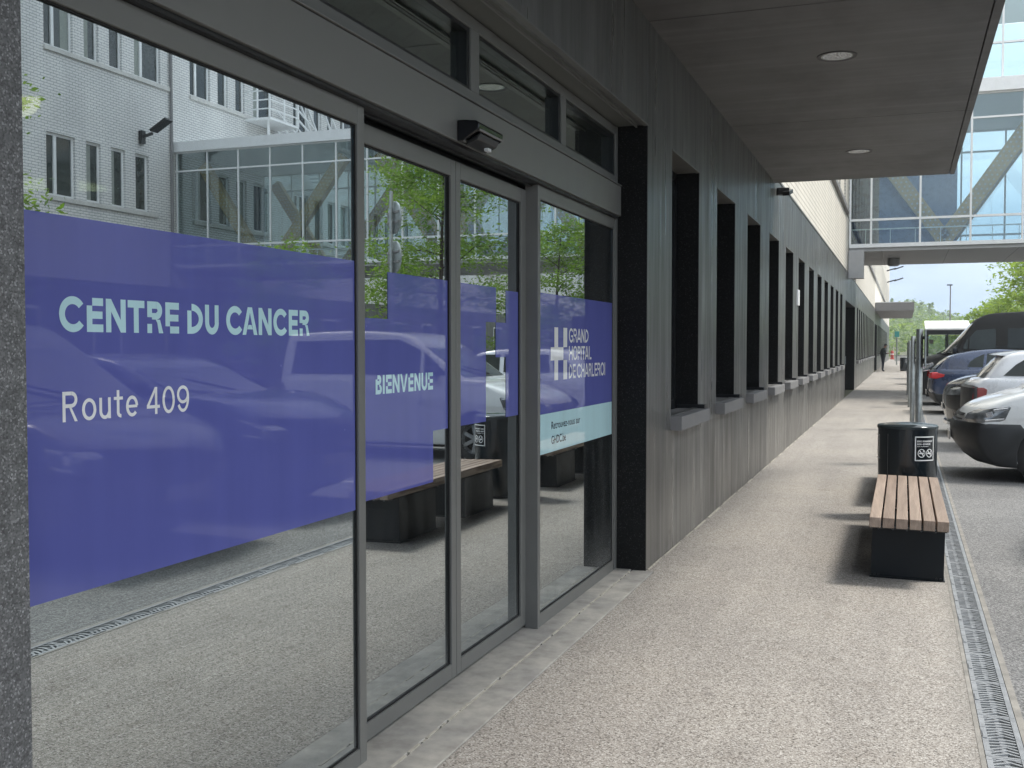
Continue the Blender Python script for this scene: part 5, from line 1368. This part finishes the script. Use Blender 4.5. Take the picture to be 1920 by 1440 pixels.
# ------------------------------------------------------------------ man with a phone
MN = thing('person', 'man in dark jacket and navy trousers standing by the wall looking down at a phone', 'person', (-1.22, 72.0, 0.004))
def skin(name, joints, bones, mats, root, sub=2):
    me = bpy.data.meshes.new(name); me.from_pydata([j[0] for j in joints], bones, [])
    o = bpy.data.objects.new(name, me); COL.objects.link(o); o.parent = root
    s = o.modifiers.new('skin', 'SKIN'); s.use_smooth_shade = True
    for v, j in zip(me.skin_vertices[0].data, joints): v.radius = (j[1], j[2] if len(j) > 2 else j[1]); v.use_root = False
    me.skin_vertices[0].data[0].use_root = True
    ss = o.modifiers.new('sub', 'SUBSURF'); ss.levels = ss.render_levels = sub
    for m_ in mats: me.materials.append(MATS[m_])
    return o
J = [((0, 0, .95), .19, .16), ((0, 0, 1.12), .20, .165), ((.02, 0, 1.32), .21, .175), ((.05, 0, 1.46), .15, .13), ((.09, 0, 1.54), .058, .058), ((.15, 0, 1.60), .085, .085), ((.17, 0, 1.68), .085, .09),
     ((.01, -.10, .88), .12), ((.03, -.10, .50), .085), ((0, -.10, .10), .06), ((.13, -.11, .04), .045, .035), ((.01, .10, .88), .12), ((-.02, .10, .50), .085), ((-.04, .10, .10), .06), ((.10, .11, .04), .045, .035),
     ((.03, -.20, 1.42), .065), ((.02, -.27, 1.16), .05), ((.25, -.14, 1.16), .038), ((.33, -.09, 1.18), .034, .02), ((.03, .20, 1.42), .065), ((.02, .27, 1.16), .05), ((.25, .14, 1.15), .038), ((.33, .08, 1.17), .034, .02)]
Bn = [(0, 1), (1, 2), (2, 3), (3, 4), (4, 5), (5, 6), (0, 7), (7, 8), (8, 9), (9, 10), (0, 11), (11, 12), (12, 13), (13, 14), (3, 15), (15, 16), (16, 17), (17, 18), (3, 19), (19, 20), (20, 21), (21, 22)]
# fingers
for base, s_ in ((18, 1), (22, -1)):
    b0 = Vector(J[base][0])
    for k in range(5):
        n0 = len(J); oy = (-.028 + .014 * k) if k < 4 else .03 * s_
        J.append((tuple(b0 + Vector((.05, oy, .0 if k < 4 else .02))), .009)); J.append((tuple(b0 + Vector((.085 if k < 4 else .06, oy + .01 * s_, .02))), .008)); Bn += [(base, n0), (n0, n0 + 1)]
bo = skin('body', J, Bn, ['jacket'], MN, 1)
dg = bpy.context.evaluated_depsgraph_get()
me = bpy.data.meshes.new_from_object(bo.evaluated_get(dg)); bo.modifiers.clear(); bo.data = me
me.materials.clear(); [me.materials.append(MATS[k]) for k in ('jacket', 'trousers', 'skin', 'black')]
for p in me.polygons:
    c = p.center; p.use_smooth = True
    p.material_index = 3 if c.z < .09 else 1 if c.z < .93 else 2 if (c.z > 1.52 or c.x > .285 and c.z < 1.35) else 0
m = MB()
hm = bpy.data.meshes.new('hair'); bm = bmesh.new(); bmesh.ops.create_uvsphere(bm, u_segments=14, v_segments=9, radius=.102)
for v in list(bm.verts):
    if v.co.z < -.02 and v.co.x > -.03 or v.co.z < -.07: bm.verts.remove(v)
bmesh.ops.translate(bm, verts=bm.verts, vec=(.148, 0, 1.685)); bm.to_mesh(hm); bm.free(); hm.materials.append(MATS['hair']); [setattr(p, 'use_smooth', True) for p in hm.polygons]
ho = bpy.data.objects.new('hair', hm); COL.objects.link(ho); ho.parent = MN
m = MB(); m.obox((.255, 0, 1.66), ((1, 0, -.3), (0, 1, 0), (.3, 0, 1)), (.02, .012, .02)); m.build('nose', 'skin', MN, local=True, bevel=.008)
PH = MB().obox((.41, 0, 1.205), ((1, 0, .6), (0, 1, 0), (-.6, 0, 1)), (.07, .035, .005)).build('phone', 'gloss_black'); PH.location = (-1.22, 72.0, 0.004)
tag(PH, 'small dark phone held in the hands of the standing man', 'phone')
MN.rotation_euler = (0, 0, R(-10))

# ------------------------------------------------------------------ light summer haze
hm_ = bpy.data.materials.new('haze_air'); hm_.use_nodes = True; hm_.node_tree.nodes.clear()
vo_ = hm_.node_tree.nodes.new('ShaderNodeVolumePrincipled'); vo_.inputs['Color'].default_value = (0.86, 0.92, 1.0, 1); vo_.inputs['Density'].default_value = 0.0007; vo_.inputs['Anisotropy'].default_value = 0.3
oo_ = hm_.node_tree.nodes.new('ShaderNodeOutputMaterial'); hm_.node_tree.links.new(vo_.outputs[0], oo_.inputs['Volume']); MATS['haze_air'] = hm_
tag(MB().box(-170, 190, -45, 540, -1.6, 42).build('haze', 'haze_air'), kind='stuff')
